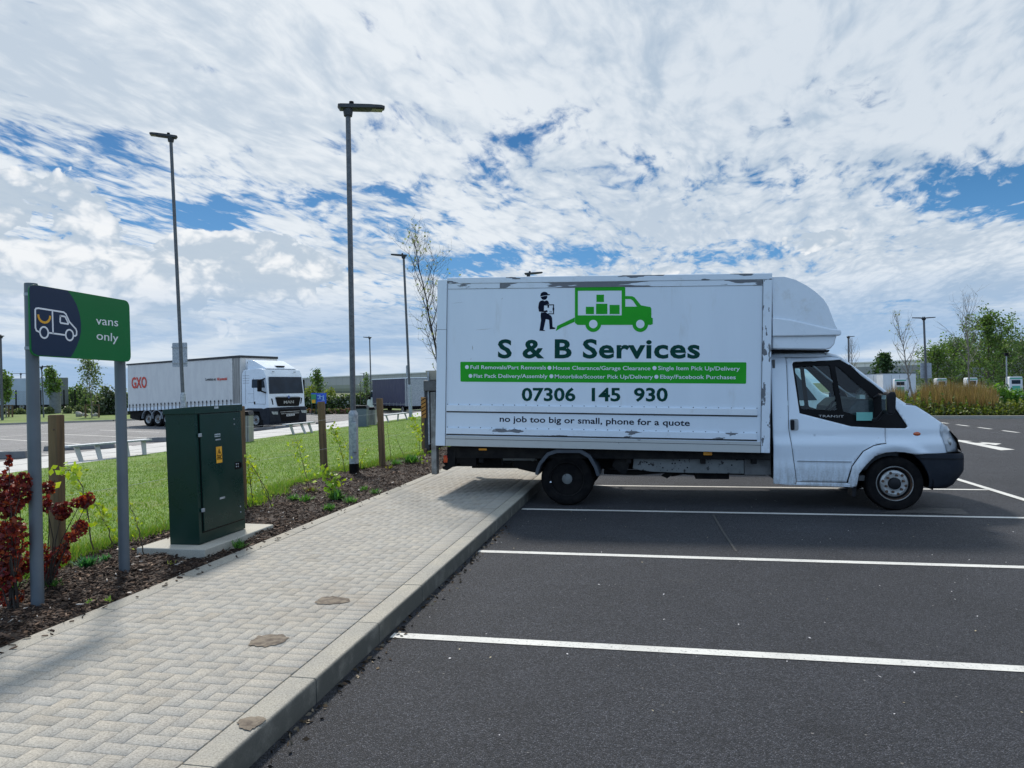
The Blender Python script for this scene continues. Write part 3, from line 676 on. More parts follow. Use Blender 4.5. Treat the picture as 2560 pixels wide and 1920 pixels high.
v_mid0,v_mid1=VV('F',218,1250),VV('F',222,1198); v_dn0,v_dn1=VV('F',220,1443),VV('F',222,1392)
box=MB(); strip(box,0,1,0,1,YB,YB+2.12); box=box.build('cargo_box',M_box,van,bevel=.02,seg=3)
M_flA=flaked('flaked_rail',.42,(.9,9.,6.)); M_flE=flaked('flaked_rail_cap',.585,(1.6,9.,12.)); M_flB=flaked('flaked_drop_rail',.60,(3.6,5.,14.)); M_flC=flaked('flaked_post',.585,(14.,14.,5.)); M_flD=flaked('lower_rail_paint',.655,(4.,4.,9.),c=(.46,.47,.46))
mb=MB(); strip(mb,0.03,1.004,.976,1.012,YB-.012,YB+.05); mb.build('top_rail',M_flE,box,bevel=.008)
mb=MB(); strip(mb,.035,.20,.945,.975,YB-.006,YB-.0); mb.build('upper_rail',M_flE,box)
mb=MB(); strip(mb,.2001,1.0,.945,.975,YB-.006,YB-.0); mb.build('upper_rail',M_flA,box)
mb=MB(); strip(mb,-.001,.031,.0,1.0,YB-.012,YB+.02); mb.build('corner_post',M_box,box,bevel=.006)
mb=MB(); strip(mb,.979,1.004,.0,.975,YB-.012,YB+.02); mb.build('corner_post',M_flC,box,bevel=.006)
mb=MB(); strip(mb,.034,.968,v_mid0,v_mid1,YB-.022,YB+.0); mb.build('side_rail',M_white,box,bevel=.004)
mb=MB(); strip(mb,.034,.968,v_dn0,v_dn1,YB-.022,YB+.0); mb.build('side_rail',M_flB,box,bevel=.004)
mb=MB()
for v in (v_mid0,v_dn0): strip(mb,.034,.968,v-.008,v-.0006,YB-.004,YB-.0005)
mb.build('hinge_gap',M_dgrey,box)
mb=MB(); strip(mb,.031,.979,.0,v_dn0-.012,YB-.012,YB-.0); mb.build('lower_rail',M_flD,box,bevel=.003)
mb=MB(); strip(mb,.031,.979,.042,.0445,YB-.0135,YB-.0115); mb.build('rail_groove',M_dgrey,box)
mb=MB()
for i in range(27):
    u=.037+.93*i/26
    for v in (v_mid1+.004,v_dn1+.004,v_mid0-.004,v_dn0-.004):
        p=bil(u,v); mb.lathe([(0.0,-.004),(.004,-.0035),(.006,0)],(p.x,YB-.0205 if 0 else YB-.003,p.y),'y',8)
mb.build('rivet',M_dgrey,box)
mb=MB()
for u in (.0315,.9785): strip(mb,u-.0006,u+.0006,.0,.974,YB-.0140,YB-.0118)
strip(mb,.034,.978,.9432,.9447,YB-.002,YB-.0004); strip(mb,.0,.031,.70,.7016,YB-.0135,YB-.0118); mb.build('panel_joint',M_dgrey,box)
# scratches
mb=MB()
for a,b,w_ in (((465,562),(620,549),2.2),((265,335),(375,325),1.2),((445,690),(450,735),5),((690,300),(706,292),3),((428,815),(440,800),2)):
    p,q=P2('F',*a,YB),P2('F',*b,YB); d=(Vector(q)-Vector(p)).normalized(); n=Vector((-d.y,d.x))*w_*.0016/2
    mb.prism([p,tuple(Vector(p).lerp(Vector(q),.6)-n),q,tuple(Vector(p).lerp(Vector(q),.4)+n)],YB-.0012,YB-.0003)
mb.build('scratch',mat('scratch_grey',(.30,.28,.25),(.2,.2,.2),.6),box)
# --- lettering ---
TY=YB-.001
def P3(k,x,y,Y=TY): p=P2(k,x,y,YB); return Vector((p[0],Y,p[1]))
def ln(name,body,kL,kR,cap,m,par=None,**kw): return text_on(name,body,P3(*kL),P3(*kR),cap,m,par or box,**kw)
ban=MB(); bp=[P2('F',343,832,YB),P2('G',717,815,YB),P2('G',714,993,YB),P2('F',345,1001,YB)]
ban.prism(rpoly(bp,.015),YB-.0022,YB-.0004); ban=ban.build('green_banner',M_lime,box)
ln('company_name','S & B Services',('F',662,796),('G',331,778),.238,M_dkgreen,bold=.028,spacing=1.06)
ln('phone_number','07306  145  930',('F',866,1162),('F',2108,1166),.166,M_dkgreen,bold=.026)
ln('slogan','no job too big or small, phone for a quote',('F',678,1341),('z',1490,920),.078,M_navyt,bold=.013)
BY=YB-.004
for t,a,b in (('Full Removals/Part Removals',('F',430,893),('F',1073,897)),('House Clearance/Garage Clearance',('F',1132,899),('F',1960,903)),('Single Item Pick Up/Delivery',('F',2026,901),('z',1598,800.5)),
              ('Flat Pack Delivery/Assembly',('F',457,967),('F',1085,970)),('Motorbike/Scooter Pick Up/Delivery',('F',1147,972),('F',1982,976)),('Ebay/Facebook Purchases',('F',2043,975),('z',1589,819))):
    text_on('banner_text',t,P3(*a,Y=BY),P3(*b,Y=BY),.050,M_wtext,box,bold=.009)
mb=MB()
for k,x,y in (('F',400,877),('F',1102,884),('F',1995,885),('F',430,952),('F',1118,955),('F',2011,960)):
    c=P2(k,x,y,YB); mb.prism([(c[0]+.025*math.cos(2*PI*i/20),c[1]+.025*math.sin(2*PI*i/20)) for i in range(20)],YB-.0045,YB-.0024)
mb.build('bullet_dot',M_wtext,box)
# --- pictograms ---
def fpoly(mb,pts,y0=YB-.0022,y1=YB-.0004,r=0):
    q=[P2('F',*p,YB) for p in pts]; mb.prism(rpoly(q,r) if r else q,y0,y1)
def fcirc(mb,x,y,r,y0=YB-.0022,y1=YB-.0004,ri=0,a0=0,a1=360):
    n=28
    if ri:
        for i in range(n):
            t0,t1=R_(a0+(a1-a0)*i/n),R_(a0+(a1-a0)*(i+1)/n); fpoly(mb,[(x+r*math.cos(t0),y-r*math.sin(t0)),(x+r*math.cos(t1),y-r*math.sin(t1)),(x+ri*math.cos(t1),y-ri*math.sin(t1)),(x+ri*math.cos(t0),y-ri*math.sin(t0))],y0,y1)
    else: fpoly(mb,[(x+r*math.cos(2*PI*i/n),y-r*math.sin(2*PI*i/n)) for i in range(n)],y0,y1)
mb=MB()
fpoly(mb,[(1318,455),(1318,205),(1328,195),(1343,225),(1343,437),(1343,470)]); fpoly(mb,[(1326,195),(1735,191),(1747,203),(1716,226),(1342,228)],y1=YB-.0006)
fpoly(mb,[(1716,226),(1746,203),(1747,470),(1716,470)],y1=YB-.0005)
fpoly(mb,[(1318,437),(1716,437),(1747,363),(1852,362),(1882,352),(1960,366),(1968,380),(1968,455),(1981,462),(1980,510),(1965,518),(1340,518),(1318,500)],y0=YB-.0024)
fpoly(mb,[(1747,272),(1805,274),(1825,284),(1882,354),(1846,362),(1812,312),(1790,298),(1747,298)])
fpoly(mb,[(1316,455),(1316,492),(1200,543),(1156,570),(1168,526)])
for a in ((1411,364,1480,426),(1498,338,1594,426),(1613,348,1698,426),(1501,261,1565,323)): fpoly(mb,[(a[0],a[1]),(a[2],a[1]),(a[2],a[3]),(a[0],a[3])])
for x in (1474,1874):
    fcirc(mb,x,511,67,ri=36,y0=YB-.0027,y1=YB-.0005)
mb.build('lorry_pictogram',M_lime,box)
mb=MB()
for x in (1474,1874): fcirc(mb,x,511,36,y0=YB-.0032,y1=YB-.0023)
mb.build('pictogram_hub',M_box,box)
mb=MB()
fpoly(mb,[(1023,275),(1028,250),(1045,238),(1062,236),(1080,242),(1090,256),(1107,258),(1104,264),(1060,268)]) # cap
fpoly(mb,[(1026,280),(1060,272),(1082,270),(1083,285),(1074,300),(1056,306),(1038,300)])
fpoly(mb,[(1012,330),(1024,314),(1046,309),(1060,316),(1078,309),(1092,318),(1100,340),(1056,346),(1054,410),(1012,404),(1006,370)])
fpoly(mb,[(1055,345),(1140,343),(1140,427),(1090,427),(1090,420),(1132,420),(1132,351),(1055,353)],y0=YB-.0026)
fpoly(mb,[(1085,350),(1098,350),(1098,372),(1085,372)],y0=YB-.0028); fpoly(mb,[(1104,400),(1108,400),(1108,412),(1104,412)]); fpoly(mb,[(1114,400),(1118,400),(1118,412),(1114,412)])
fpoly(mb,[(1056,398),(1082,392),(1086,408),(1056,412)],y0=YB-.0029); fpoly(mb,[(1128,372),(1142,374),(1142,392),(1128,396)],y0=YB-.0029)
fpoly(mb,[(1030,412),(1070,412),(1115,440),(1124,460),(1128,535),(1152,543),(1150,552),(1104,556),(1098,475),(1070,468),(1050,560),(1064,566),(1062,569),(1016,568),(1030,480),(1026,440)],y0=YB-.0024)
mb.build('porter_pictogram',M_navyt,box)
# --- luton fairing ---
lut=[(1.455,2.80),(1.60,2.795),(1.723,2.752),(1.843,2.68),(1.949,2.597),(2.04,2.501),(2.092,2.407),(2.129,2.293),(2.162,2.19),(2.195,2.128),(2.193,2.066),(1.447,2.082)]
def sideface(mb,pts,y,inset=0.0):
    mb.add([(p[0],y,p[1]) for p in pts],[tuple(range(len(pts)))])
fair=MB()
top=lut[:10]; NV=18
def lf(u,v):
    i=u*(len(top)-1); a=int(min(i,len(top)-2)); t=i-a; p=Vector(top[a]).lerp(Vector(top[a+1]),t)
    s=2*v-1; e=abs(s)**5
    x=p.x-(p.x-1.455)*.025*e+.05*u*(1-s*s); z=p.y-.02*e*(1-u); return (x,YC+s*(1.075-.02*(1-u)),z)
fair.grid(lf,18,NV)
side=[(lf(i/18,0)) for i in range(19)]
for yy,ps in ((0,side),(1,[lf(i/18,1) for i in range(19)])):
    low=[(2.14,ps[-1][1],2.068),(1.455,ps[0][1],2.082)]
    fair.add(list(ps)+low,[tuple(range(21))])
fair=fair.build('roof_fairing',M_white,van,smooth=38)
mb=MB(); mb.prism([(1.447,2.07),(2.20,2.06),(2.215,2.09),(2.205,2.13),(2.10,2.142),(1.66,2.262),(1.447,2.30)],YC-1.087,YC+1.087); mb.build('fairing_lip',M_white,fair,bevel=.03,seg=3)
mb=MB(); mb.prism([(1.447,1.925),(2.05,1.90),(2.10,1.915),(2.14,1.96),(2.165,2.05),(2.165,2.072),(1.447,2.085)],YC-1.05,YC+1.05); mb.build('fairing_bowl',M_white,fair,bevel=.035,seg=4)
mb=MB(); mb.prism([(1.45,1.888),(2.12,1.88),(2.135,1.905),(1.45,1.92)],YC-.85,YC+.85); mb.build('mount_rail',M_black,fair)
# --- cab ---
WF=(2.80,.318); 
def sy(x,z):
    s=0.
    if z>.95: s+=.10*(z-.95)
    if z>1.66: s+=1.8*(z-1.66)**2
    if z<.5: s+=.16*(.5-z)
    s+=.030*min(1,max(0,(z-.785)/.09)); s+=.020*max(0,min(1,(.775-z)/.17))
    if x>3.02: s+=.75*(x-3.02)**2
    d=math.hypot(x-WF[0],z-WF[1]); s-=.028*math.exp(-((d-.44)/.055)**2)
    if x>2.6 and z>.97: s+=.10*min(.5,(z-.97))*min(1,(x-2.6)/.3)
    return YS+s
body=MB()
pB=[(1.45,.303),(1.545,.298),(1.702,.300),(1.708,.332),(1.630,.95),(1.630,1.822),(1.53,1.832),(1.50,1.865),(1.453,1.868)]
pW=[(2.722,1.392),(2.943,1.236),(3.05,1.222),(3.20,1.118),(3.33,1.02),(3.30,.93),(3.33,.82),(3.38,.675),(3.01,.668),(2.90,.694),(2.80,.70),(2.695,.691),(2.576,.646),(2.468,.531),(2.401,.441),(2.375,.285),(2.345,.278),(2.29,.318),(2.335,.515),(2.457,.692),(2.565,.758),(2.645,.777),(2.70,.782),(2.706,.966),(2.92,.963),(2.946,.985),(2.93,1.02)]
pS=[(1.545,.290),(2.345,.272),(2.34,.296),(2.28,.319),(1.715,.324),(1.706,.296)]
pR=[(1.50,1.828),(2.19,1.822),(2.262,1.788),(2.275,1.80),(2.21,1.845),(2.08,1.868),(1.50,1.885)]
for mir in (None,YC):
    for p in (pB,pW,pS,pR): body.add(*skin(p,[],sy,.03,mir))
cab=body.build('cab_body',M_cab,van,smooth=45,solid=.012)
# shut-line backing
mb=MB()
for mir in (None,YC): mb.add(*skin([(1.47,.34),(1.69,.34),(1.69,1.16),(1.60,1.16),(1.60,1.80),(1.47,1.80)],[],lambda x,z:sy(x,z)+.022,.2,mir)); mb.add(*skin([(2.60,.80),(2.75,.80),(2.75,.96),(2.60,.96)],[],lambda x,z:sy(x,z)+.022,.2,mir))
mb.build('door_seal',M_black,van)
pD=[(1.637,.953),(1.716,.331),(2.27,.326),(2.325,.522),(2.447,.702),(2.56,.768),(2.64,.787),(2.696,.791),(2.699,.966),(2.333,.988),(1.761,1.148),(1.70,1.733),(1.715,1.763),(1.76,1.770),(2.13,1.776),(2.272,1.784),(2.25,1.794),(2.19,1.815),(1.637,1.818)]
pT=rpoly([(1.70,1.735),(1.718,1.768),(2.13,1.774),(2.286,1.786),(2.722,1.388),(2.942,.992),(2.921,.967),(2.769,.967),(2.333,.989),(1.762,1.149)],.03,3)
g1=rpoly([(1.728,1.712),(2.128,1.722),(2.192,1.18),(1.788,1.197),(1.772,1.25)],.02,2)
g2=rpoly([(2.183,1.722),(2.222,1.70),(2.585,1.32),(2.60,1.25),(2.583,1.09),(2.545,1.07),(2.252,1.168)],.02,2)
doors=[]
for mir,w_ in ((None,'near'),(YC,'far')):
    mb=MB(); mb.add(*skin(pD,[],sy,.03,mir)); d=mb.build('cab_door',M_cab,van,smooth=45,solid=.012)
    mb=MB(); mb.add(*skin(pT,[g1,g2],lambda x,z:sy(x,z)+.004,.08,mir)); mb.build('window_frame',M_trim,d,smooth=45)
    mb=MB(); mb.add(*skin(g1,[],lambda x,z:sy(x,z)+.020,.08,mir)); mb.add(*skin(g2,[],lambda x,z:sy(x,z)+.020,.08,mir)); mb.build('window_glass',M_glass,d)
    doors.append(d)
d=doors[0]
hp=rpoly([(1.648,.945),(1.648,1.083),(1.742,1.083),(1.742,.945)],.025)
def onside(poly,dy0,dy1,mb): 
    for y0 in (0,):
        mb.prism(poly,YS+dy0,YS+dy1)
mb=MB(); mb.prism(rpoly([(1.652,.952),(1.652,1.072),(1.692,1.072),(1.692,.952)],.015),YS-.018,YS+.03); mb.build('handle',M_black,d,bevel=.006)
mb=MB(); mb.prism(hp,YS+.0115,YS+.02); mb.build('handle_recess',mat('recess_grey',(.42,.44,.45),(.3,.31,.31),.5,0,8.),d,bevel=.002)
mb=MB(); mb.lathe([(.0,-.006),(.013,-.006),(.018,0),(.018,.02)],(1.741,YS+.004,.776),'y',20); mb.build('door_lock',M_black,d)
mb=MB(); mb.prism([(1.72,.578),(2.325,.571),(2.325,.577),(1.72,.584)],YS-.006,YS+.02); mb.build('side_moulding',mat('moulding',(.25,.27,.29),None,.5),d)
text_on('model_badge','TRANSIT',OY(*S('H',614,674),YS+.006),OY(*S('H',846,677),YS+.006),.028,mat('badge_silver',(.5,.5,.52),None,.3,.8),d,bold=.004)
# teal card behind the quarter glass
MB().prism([P2('H',949,628,YS+.05),P2('H',1098,627,YS+.05),P2('H',1098,704,YS+.05),P2('H',949,704,YS+.05)],YS-.0095,YS-.0065).build('teal_card',M_teal,d)
# roof, windscreen, bonnet, nose (lofted)
prof=[(1.453,1.868),(2.08,1.862),(2.20,1.83),(2.262,1.790)]
def hw(x,z): return YC-sy(x,z)
def loft(name,prof,mat_,par,crown=.03,bulge=0.,off=0.,solid=0,narrow=0.,nv=14,sm=45):
    n=len(prof)-1
    def fn(u,v):
        i=u*n; a=int(min(i,n-1)); t=i-a; p=Vector(prof[a]).lerp(Vector(prof[a+1]),t); s=2*v-1
        zz=min(p.y,1.83); h=hw(p.x,zz)-off-narrow
        return (p.x+bulge*(1-s*s)*u,YC+s*h,p.y+crown*(1-s**4))
    mb=MB(); mb.grid(fn,n*2,nv); return mb.build(name,mat_,par,smooth=sm,solid=solid)
loft('cab_roof',prof,M_cab,cab,.05)
loft('windscreen',[(2.268,1.785),(2.72,1.393),(2.93,1.235)],M_glass,van,.03,.10,.045,0,0)
mb=MB()
for s in (1,-1):
    path=[]; 
    for x,z in ((2.10,1.862),(2.20,1.826),(2.268,1.79),(2.50,1.585),(2.722,1.394),(2.945,1.237)):
        h=hw(x,min(z,1.8)); path.append((x,YC-s*h+s*.012,z))
    mb.tube(path,[.02,.022,.022,.020,.020,.018],8)
mb.build('windscreen_pillar',M_white,cab,smooth=60)
loft('scuttle',[(2.90,1.232),(2.99,1.238),(3.05,1.222)],M_black,cab,.02,.1,.03,sm=60)
loft('bonnet',[(3.03,1.224),(3.10,1.192),(3.245,1.088),(3.38,.985),(3.425,.93)],M_cab,cab,.03,.16,-.004,sm=60)
for s in (1,-1):
    mb=MB(); pth=[]
    for x,z in ((2.95,1.236),(3.05,1.2245),(3.15,1.156),(3.245,1.0885),(3.34,1.015),(3.385,.98)): pth.append((x,YC-s*(YC-sy(x,z))-s*.0-(s*.002),z+.002))
    mb.tube(pth,.0035,6); mb.build('bonnet_shut_line',M_trim,cab)
def nose(name,prof,m,off=0.,b=.16,solid=.0,exp=2.):
    n=len(prof)-1
    def fn(u,v):
        i=u*n; a=int(min(i,n-1)); t=i-a; p=Vector(prof[a]).lerp(Vector(prof[a+1]),t); s=2*v-1
        return (p.x+b*(1-abs(s)**exp),YC+s*(.86+off),p.y+.02*(1-s*s))
    mb=MB(); mb.grid(fn,max(4,n*2),16); return mb.build(name,m,van,smooth=60,solid=solid)
nose('grille',[(3.43,.93),(3.505,.84),(3.55,.68)],M_black,0,.12)
# bumper
mb=MB()
plan=[(3.005,YS+.005),(3.25,YS+.012),(3.45,YS+.028),(3.54,YS+.075),(3.59,YS+.22),(3.66,YC-.3),(3.68,YC)]
plan=plan+[(x,2*YC-y) for x,y in plan[::-1][1:]]
ring=[(0,.672),(.012,.655),(.016,.62),(.010,.47),(-.03,.40),(-.06,.36),(-.10,.30),(-.16,.262)]
def bfn(u,v):
    i=v*(len(plan)-1); a=int(min(i,len(plan)-2)); t=i-a; x=plan[a][0]*(1-t)+plan[a+1][0]*t; y=plan[a][1]*(1-t)+plan[a+1][1]*t
    j=u*(len(ring)-1); b=int(min(j,len(ring)-2)); q=j-b; o=ring[b][0]*(1-q)+ring[b+1][0]*q; z=ring[b][1]*(1-q)+ring[b+1][1]*q
    f=min(1,max(0,(x-3.05)/.4)); s=(YC-y)/1.; 
    xx=x+o*f
    if x<3.4: # follow the wheel arch
        r=.385; dz=z-WF[1]; lim=WF[0]+math.sqrt(max(0,r*r-dz*dz)) if abs(dz)<r else WF[0]
        k=1-min(1,max(0,(x-3.005)/.245)); xx=max(xx,lim) if k>0 and x<3.1 else max(xx,lim+.01) if x<3.3 else xx
    return (xx,y+(.0 if o>0 else -o*.25*(1 if y<YC else -1)),z)
mb.grid(bfn,14,36); 
mb.build('front_bumper',M_bump,van,smooth=50,solid=.02)
mb=MB(); mb.tube([(3.05,YS+.004-.014,.615),(3.25,YS+.012-.016,.612),(3.45,YS+.028-.020,.61),(3.545,YS+.075-.02,.61),(3.60,YS+.22,.61),(3.672,YC-.3,.61)],.004,6); mb.build('bumper_groove',M_trim,van)
# headlights
for s in (1,-1):
    pr=[(3.33,1.015),(3.395,.975),(3.425,.93),(3.46,.86),(3.50,.78),(3.53,.682),(3.375,.682),(3.33,.82),(3.30,.93)]
    vs=[];fs=[]
    mbh=MB()
    v_,f_=skin(pr,[],lambda x,z: sy(x,z)+.001,.05,None if s==1 else YC)
    hl=MB().add(v_,f_).build('headlight',mat('headlight_lens',(.46,.49,.52),(.36,.39,.43),.08,0,7.,coat=.8),van,smooth=60,solid=.02)
    mb=MB()
    pts=[(3.425,.93,YS+.14),(3.455,.86,YS+.16),(3.50,.69,YS+.19)]
    a=[(x,YC-s*(YC-y),z) for x,z,y in pts]; b=[(x+.06,YC-s*(YC-y-.20),z-.0) for x,z,y in pts]
    mb.add(a+b,[(0,1,4,3),(1,2,5,4)]); mb.build('headlight_front',M_lens,hl)
    mb=MB(); mb.lathe([(.0,-.02),(.045,-.012),(.05,.02)],(3.41,YC-s*(YC-YS-.13),.80),'x',18); mb.build('lamp_reflector',M_rim,hl,smooth=60)
nose('number_plate',[(3.675,.56),(3.672,.46)],M_plate,-.60,.01)
# indicator
mb=MB(); c=(3.04,YS-.0,.90); mb.lathe([(0,-.022),(.03,-.018),(.046,-.004),(.05,.012)],(0,0,0),'y',24)
mb.v=[(c[0]+v[0]*1.08,sy(3.04,.9)+v[1],c[2]+v[2]*.62) for v in mb.v]; mb.build('side_indicator',[mat('indicator_lens',(.55,.10,.02),(.25,.04,.01),.2,0,25.,coat=.7)],van,smooth=60)
# mirrors
for s in (1,-1):
    def my(y): return y if s==1 else 2*YC-y
    mb=MB(); x0,x1=2.625,2.715
    mb.prism(rpoly([(2.625,1.16),(2.617,1.36),(2.645,1.40),(2.705,1.40),(2.72,1.37),(2.712,1.20),(2.69,1.145),(2.65,1.14)],.02),my(8.64),my(8.83),'y')
    mr=mb.build('wing_mirror',M_black,van,bevel=.02,seg=3)
    mb=MB(); mb.tube([(2.66,my(8.82),1.20),(2.60,my(8.92),1.08),(2.56,my(9.0),1.06)],[.022,.02,.025],8); mb.tube([(2.66,my(8.82),1.34),(2.62,my(8.93),1.36),(2.60,my(9.02),1.33)],[.02,.018,.02],8); mb.build('mirror_arm',M_black,mr,smooth=60)
    mb=MB(); mb.box(2.612,2.616,min(my(8.66),my(8.81)),max(my(8.66),my(8.81)),1.19,1.36); mb.build('mirror_glass',mat('mirror_silver',(.7,.75,.8),None,.03,1.),mr)
# interior
mb=MB(); mb.box(1.47,1.50,YC-.88,YC+.88,.34,1.80); mb.box(1.50,2.9,YC-.88,YC+.88,.34,.40); mb.build('cab_interior',mat('cab_lining',(.12,.125,.13),(.09,.09,.095),.9),van)
mb=MB(); mb.prism([(2.28,.45),(2.30,1.02),(2.34,1.20),(2.45,1.30),(2.62,1.315),(2.90,1.225),(2.88,.45)],YC-.84,YC+.84); mb.build('dashboard',mat('dash_plastic',(.03,.035,.045),(.045,.05,.06),.6,0,20.,.2,100.),van,bevel=.03,seg=3)
mb=MB(); cx_,cz_=2.22,1.17; ring=[]
for i in range(25):
    a=2*PI*i/24; ring.append((cx_+.17*math.sin(a)*math.sin(R_(38)),YC-.45+.18*math.cos(a),cz_+.18*math.sin(a)*math.cos(R_(38))))
mb.tube(ring,.014,8,cap=False); mb.tube([(cx_,YC-.45,cz_),(2.34,YC-.45,1.08)],.03,8)
for a in (0,120,240):
    a=R_(a+30); mb.tube([(cx_,YC-.45,cz_),(cx_+.165*math.sin(a)*math.sin(R_(38)),YC-.45+.17*math.cos(a),cz_+.17*math.sin(a)*math.cos(R_(38)))],.013,6)
mb.build('steering_wheel',M_black,van,smooth=60)
for y in (YC-.45,YC+.15,YC+.55):
    mb=MB(); mb.prism([(1.56,.42),(2.0,.42),(2.02,.72),(1.70,.74),(1.62,1.30),(1.52,1.30)],y-.22,y+.22); mb.prism([(1.53,1.31),(1.60,1.31),(1.59,1.48),(1.52,1.48)],y-.12,y+.12); mb.build('seat',M_seat,van,bevel=.03,seg=3)
# things on the dashboard
mb=MB(); mb.box(2.46,2.52,9.1,9.26,1.31,1.36); mb.build('dashboard_papers',mat('paper',(.6,.62,.62),None,.8),van)
# mudflap, inner arch
mb=MB(); mb.prism([(2.375,.44),(2.345,.28),(2.335,.16),(2.37,.155),(2.39,.27),(2.42,.40)],YS+.05,YS+.25); mb.build('mudflap',M_black,van)
mb=MB()
for s in (0,1):
    yA,yB=(YS+.02,YS+.36) if s==0 else (2*YC-YS-.36,2*YC-YS-.02); o=[]
    for i in range(17):
        a=R_(-10+200*i/16); o.append((WF[0]+.41*math.cos(a),WF[1]+.395*math.sin(a)))
    mb.add([(x,yA,z) for x,z in o]+[(x,yB,z) for x,z in o],[(i,i+1,18+i,17+i) for i in range(16)])
    yC_=yB if s==0 else yA; mb.add([(x,yC_,z) for x,z in o],[tuple(range(17))])
mb.build('wheel_arch_liner',M_trim,van)
# ---- wheels ----
def wheel(par,c,r,w_,rr,side=1,rimm=M_rim,deep=False,name='wheel',nb=6,hubm=None,n=40):
    """side=1: outer face towards -y"""
    mb=MB(); s=-side; h=w_/2
    f=[(rr*.98,s*h*.80),(rr*1.06,s*h*.95),(r*.80,s*h),(r*.93,s*h*.97),(r*.985,s*h*.80),(r,s*h*.5),(r,-s*h*.5),(r*.985,-s*h*.8),(r*.9,-s*h),(rr,-s*h*.9),(0,-s*h*.85)]
    mb.lathe(f,c,'y',n,cap=False)
    for q in (-.45,0,.45): mb.lathe([(r*1.002,q*h-.004),(r*1.004,q*h),(r*1.002,q*h+.004)],c,'y',n)
    w0=mb.build(name,M_rub,par,smooth=40)
    if deep: g=[(rr*1.0,s*h*.82),(rr*.97,s*h*.9),(rr*.93,s*h*.8),(rr*.90,s*h*.1),(rr*.55,-s*h*.05),(rr*.50,s*h*.1),(rr*.30,s*h*.15),(0.0,s*h*.15)]
    else: g=[(rr*1.0,s*h*.84),(rr*.96,s*h*.92),(rr*.90,s*h*.82),(rr*.84,s*h*.55),(rr*.70,s*h*.50),(rr*.60,s*h*.74),(rr*.42,s*h*.80),(rr*.34,s*h*.78),(rr*.33,s*h*.6),(0,s*h*.6)]
    if side==1 and not deep and rr<.22 and par is van:
        MB().lathe([(rr*1.0,s*h*.84),(rr*.97,s*h*.90),(rr*.945,s*h*.84)],c,'y',n,cap=False).build('rim_flange',M_rim,w0,smooth=35)
        MB().lathe([(rr*.945,s*h*.82),(rr*.90,s*h*.5),(rr*.80,s*h*.40),(rr*.76,s*h*.45)],c,'y',n,cap=False).build('rim_well',M_rust,w0,smooth=35)
        MB().lathe([(rr*.78,s*h*.42),(rr*.74,s*h*.62),(rr*.62,s*h*.74),(rr*.50,s*h*.70),(rr*.36,s*h*.72),(rr*.34,s*h*.6),(0,s*h*.6)],c,'y',n,cap=False).build('rim',M_rim,w0,smooth=35)
        mb=MB()
        for i in range(6):
            a=2*PI*(i+.8)/6; x,z=c[0]+rr*.62*math.cos(a),c[2]+rr*.62*math.sin(a); mb.lathe([(0,s*h*.765),(rr*.07,s*h*.76),(rr*.085,s*h*.72)],(x,c[1],z),'y',12)
        mb.build('rim_hole',M_rust,w0)
    else: rm=MB().lathe(g,c,'y',n,cap=False).build('rim',rimm,w0,smooth=35)
    mb=MB()
    for i in range(nb):
        a=2*PI*(i+.3)/nb; x,z=c[0]+rr*.48*math.cos(a),c[2]+rr*.48*math.sin(a); q=c[1]+(s*h*.82 if not deep else s*h*.12)
        mb.tube([(x,q-s*.03,z),(x,q+s*.018,z)],.014*rr/.2,6)
    mb.build('wheel_nut',M_rust,w0)
    q=s*h*.62 if not deep else s*h*.15
    mb=MB().lathe([(rr*.33,q),(rr*.32,q+s*.03),(rr*.16,q+s*.045),(0,q+s*.045)],c,'y',20).build('hub_cap',hubm or M_rust,w0,smooth=40)
    return w0
wheel(van,(2.80,YS+.12,.3165),.3165,.20,.205,1,nb=6,hubm=M_black); wheel(van,(2.80,2*YC-YS-.12,.3165),.3165,.20,.205,-1)
for s in (1,-1):
    for dy in (.10,.34):
        y=YS+dy if s==1 else 2*YC-YS-dy
        wheel(van,(-1.052,y,.334),.334,.19,.225,s,rimm=M_chas,deep=True,hubm=M_chasg,nb=6)
# pale scuff on the rear tyre
mb=MB(); mb.lathe([(0,0),(.012,.001)],P3('b',1432,698,YS+.002),'y',8)
mb.build('valve_weight',M_white,van)
# ---- mudguards ----
for s in (1,-1):
    o=[(-1.444,.405),(-1.43,.47),(-1.395,.555),(-1.289,.68),(-1.173,.722),(-.855,.722),(-.74,.655),(-.656,.506),(-.624,.394)]
    y0,y1=(YB+.01,YB+.46) if s==1 else (2*YC-YB-.46,2*YC-YB-.01)
    inn=[((x+1.05)*.90-1.05,.34+(z-.34)*.88) for x,z in o]
    mb=MB(); mb.prism(o+inn[::-1],y0,y1); mb.build('rear_mudguard',mat('mudguard_plastic',(.05,.06,.075),(.035,.042,.055),.5,0,5.),van,bevel=.006)
